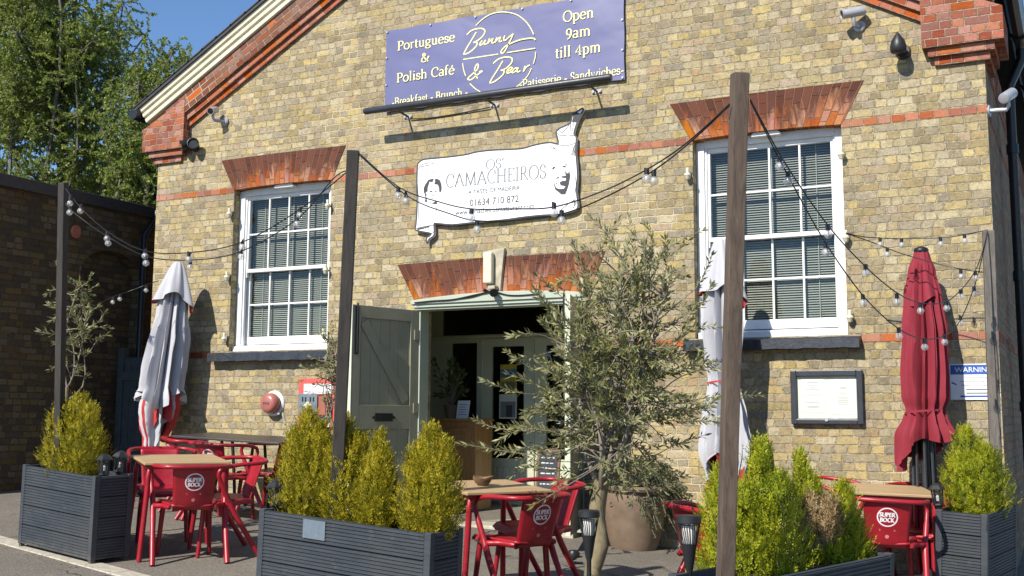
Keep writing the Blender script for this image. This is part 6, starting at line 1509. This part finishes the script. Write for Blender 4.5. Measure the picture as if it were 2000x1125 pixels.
# ================================================================= DOORWAY CONTENTS
def doorway_things():
    Y = 1.30; a = on_plane(856, 817, Y-.35); b = on_plane(929, 820, Y-.35); zt = a.z
    t = thing('pine_cabinet', 'honey pine cabinet with panelled door inside the doorway', 'cabinet', (a.x, Y-.35, .09)); W = b.x-a.x; H = zt-.09
    mb = MB(); mb.box(.0, .0, 0, W, .38, H-.03); mb.build('carcass', M['pine'], t, bevel=.004)
    mb = MB(); mb.box(-.025, -.025, H-.0295, W+.025, .39, H); mb.build('top', M['pine'], t, bevel=.006)
    mb = MB(); x0 = W*.30; mb.box(x0, -.018, .10, W-.05, -.0005, H-.10); d = mb.build('door', M['pine'], t, bevel=.004)
    mb = MB(); mb.box(x0+.06, -.026, .16, W-.11, -.0185, H-.16); mb.build('raised_panel', M['pine'], d, bevel=.008)
    mb = MB(); mb.box(x0-.028, -.004, .10, x0-.006, -.0003, H-.10); mb.build('painted_shadow_strip', M['room'], t)  # dark strip painted in for the shadow beside the cabinet door
    t = thing('certificate_stand', 'small white framed notice on the pine cabinet', 'notice', (a.x+W*.48, Y-.22, zt)); Q = Matrix.Rotation(R_(-12), 4, 'X')
    mb = MB(); mb.box(-.075, 0, 0, .075, .012, .20, Q); mb.build('frame', M['whitep'], t)
    mb = MB(); 
    for k in range(5): mb.box(-.05, -.002, .04+.028*k, .05-.02*(k % 2), -.0005, .046+.028*k, Q)
    mb.build('print', M['inkgrey'], t)
    pt = thing('potted_plant', 'dark leafy houseplant in a terracotta pot on the pine cabinet', 'plant', (a.x+.04, Y-.14, zt)); mb = MB(); mb.lathe([(.06, 0), (.085, .13), (.092, .15), (.08, .15)], 18); mb.build('pot', M['terracotta'], pt, smooth=40)
    lv = Leaves(); mb = MB(); rnd = random.Random(8)
    for i in range(26):
        e = Vector((rnd.gauss(.02, .10), rnd.gauss(0, .08), rnd.uniform(.25, .62))); P = catmull([Vector((0, 0, .12)), e*.6+Vector((0, 0, .08)), e], 3); mb.tube(P, .004, 4); twig_leaves(lv, P, rnd, .09, .035, .06, .4, 1)
    mb.build('stems', M['twig'], pt); lv.build('leaves', M['potplant'], pt)
    Ys = 1.68
    def poster(label, x0, y0, x1, y1, parts):
        A = on_plane(x0, y0, Ys); B = on_plane(x1, y1, Ys); t = thing('poster', label, 'poster', (A.x, Ys+.005, B.z)); W, H = B.x-A.x, A.z-B.z
        for k, (nm, u0, v0, u1, v1, m_) in enumerate(parts): mb = MB(); mb.box(W*u0, -.003-.0015*k, H*v0, W*u1, -.0005-.0015*k if k == 0 else -.0031-.0015*(k-1)-.0001, H*v1); mb.build(nm, m_, t)
    yel = plain('yellow_print', (.42, .33, .03), .5, .2, 9); blu = plain('sky_blue_print', (.05, .16, .30), .5, .2, 9); grn = plain('olive_print', (.12, .14, .05), .5, .3, 18)
    poster('yellow and blue poster on the glass of the inner door', 977, 712, 1009, 764, [('sheet', 0, 0, 1, 1, yel), ('picture', .06, .05, .94, .36, grn), ('sky_band', .0, .52, 1, .82, blu), ('text_lines', .12, .64, .8, .68, M['ink'])])
    poster('grey photo poster below the yellow one on the inner door', 975, 770, 1009, 818, [('sheet', 0, 0, 1, 1, M['papergrey']), ('picture', .08, .06, .92, .70, M['inkgrey']), ('figure', .4, .06, .75, .55, M['ink'])])
    poster('pale blue leaflet on the right inner door', 1056, 685, 1076, 700, [('sheet', 0, 0, 1, 1, blu), ('text_lines', .1, .3, .9, .5, M['papergrey'])])
    # chalkboard on an easel
    Yc = .42; A = on_plane(1041, 876, Yc); B = on_plane(1086, 985, Yc)
    t = thing('chalkboard', 'black chalkboard menu in a brown frame at the doorway', 'chalkboard', (A.x, Yc, .09)); W = B.x-A.x; H = A.z-.09; Q = Matrix.Rotation(R_(-9), 4, 'X')
    mb = MB(); mb.box(.025, 0, .18, W-.025, .012, H-.025, Q); bd = mb.build('board', plain('slate_chalkboard', (.022, .026, .034), .7, .3, 14), t)
    mb = MB()
    for q in ((0, -.004, .0, .0248, .02, H), (W-.0248, -.004, .0, W, .02, H), (.025, -.0035, H-.0248, W-.025, .019, H), (.025, -.0035, .16, W-.025, .019, .18)): mb.box(*q[:3], *q[3:], Q)
    mb.build('frame', M['easel'], t, bevel=.003)
    mb = MB(); rnd = random.Random(5)
    for k in range(13):
        z = H-.09-.052*k
        if z < .22: break
        x = .05
        while x < W-.07:
            l = rnd.uniform(.02, .05); mb.box(x, -.0022, z, min(x+l, W-.04), -.0004, z+rnd.uniform(.008, .014), Q); x += l+rnd.uniform(.006, .02)
    mb.build('chalk_writing', plain('chalk', (.55, .57, .56), .9, .1), bd)
doorway_things()
def floor_bits():
    p = on_ground(1120, 1088); t = thing('cable_coil', 'black cable lying by the right door leaf', 'cable', (p.x, p.y, gz(p.x, p.y)), tilt=True)
    mb = MB(); mb.tube(catmull([(-.10, .0, .02), (.0, -.02, .015), (.05, -.10, .012), (.06, -.2, .012), (.12, -.28, .012), (.2, -.26, .012)], 6), .010, 6); mb.lathe([(.05, 0), (.055, .03), (.04, .055)], 14); mb.build('coil', M['black'], t, smooth=40)
floor_bits()
def litter():
    rnd = random.Random(77); lv = Leaves()
    def drop(x, y, k, s):
        for _ in range(k):
            px, py = x+rnd.gauss(0, s), y+rnd.gauss(0, s); a = rnd.uniform(0, 6.28)
            lv.blade(Vector((px, py, gz(px, py)+.006)), Vector((math.cos(a), math.sin(a), rnd.uniform(0, .25))).normalized(), Vector((rnd.uniform(-.3, .3), rnd.uniform(-.3, .3), 1)), rnd.uniform(.012, .045), rnd.uniform(.005, .014))
    for pl_, k in ((PL1, 16), (PL2, 26), (PL4, 20)):
        for i in range(k): p = in_planter(pl_, rnd.uniform(-.1, 1.5), rnd.uniform(-.16, -.03)); drop(p.x, p.y, 4, .05)
    for i in range(26): drop(rnd.uniform(-2.5, 3.2), rnd.uniform(-3.4, -.3), 3, .25)
    for i in range(30): drop(rnd.uniform(-4.4, 4.4), -.08, 4, .06)
    o = lv.build('fallen_leaves', M['dead']); tag(o, 'dry leaf litter and grit scattered on the asphalt', kind='stuff')
litter()
bpy.context.view_layer.update()
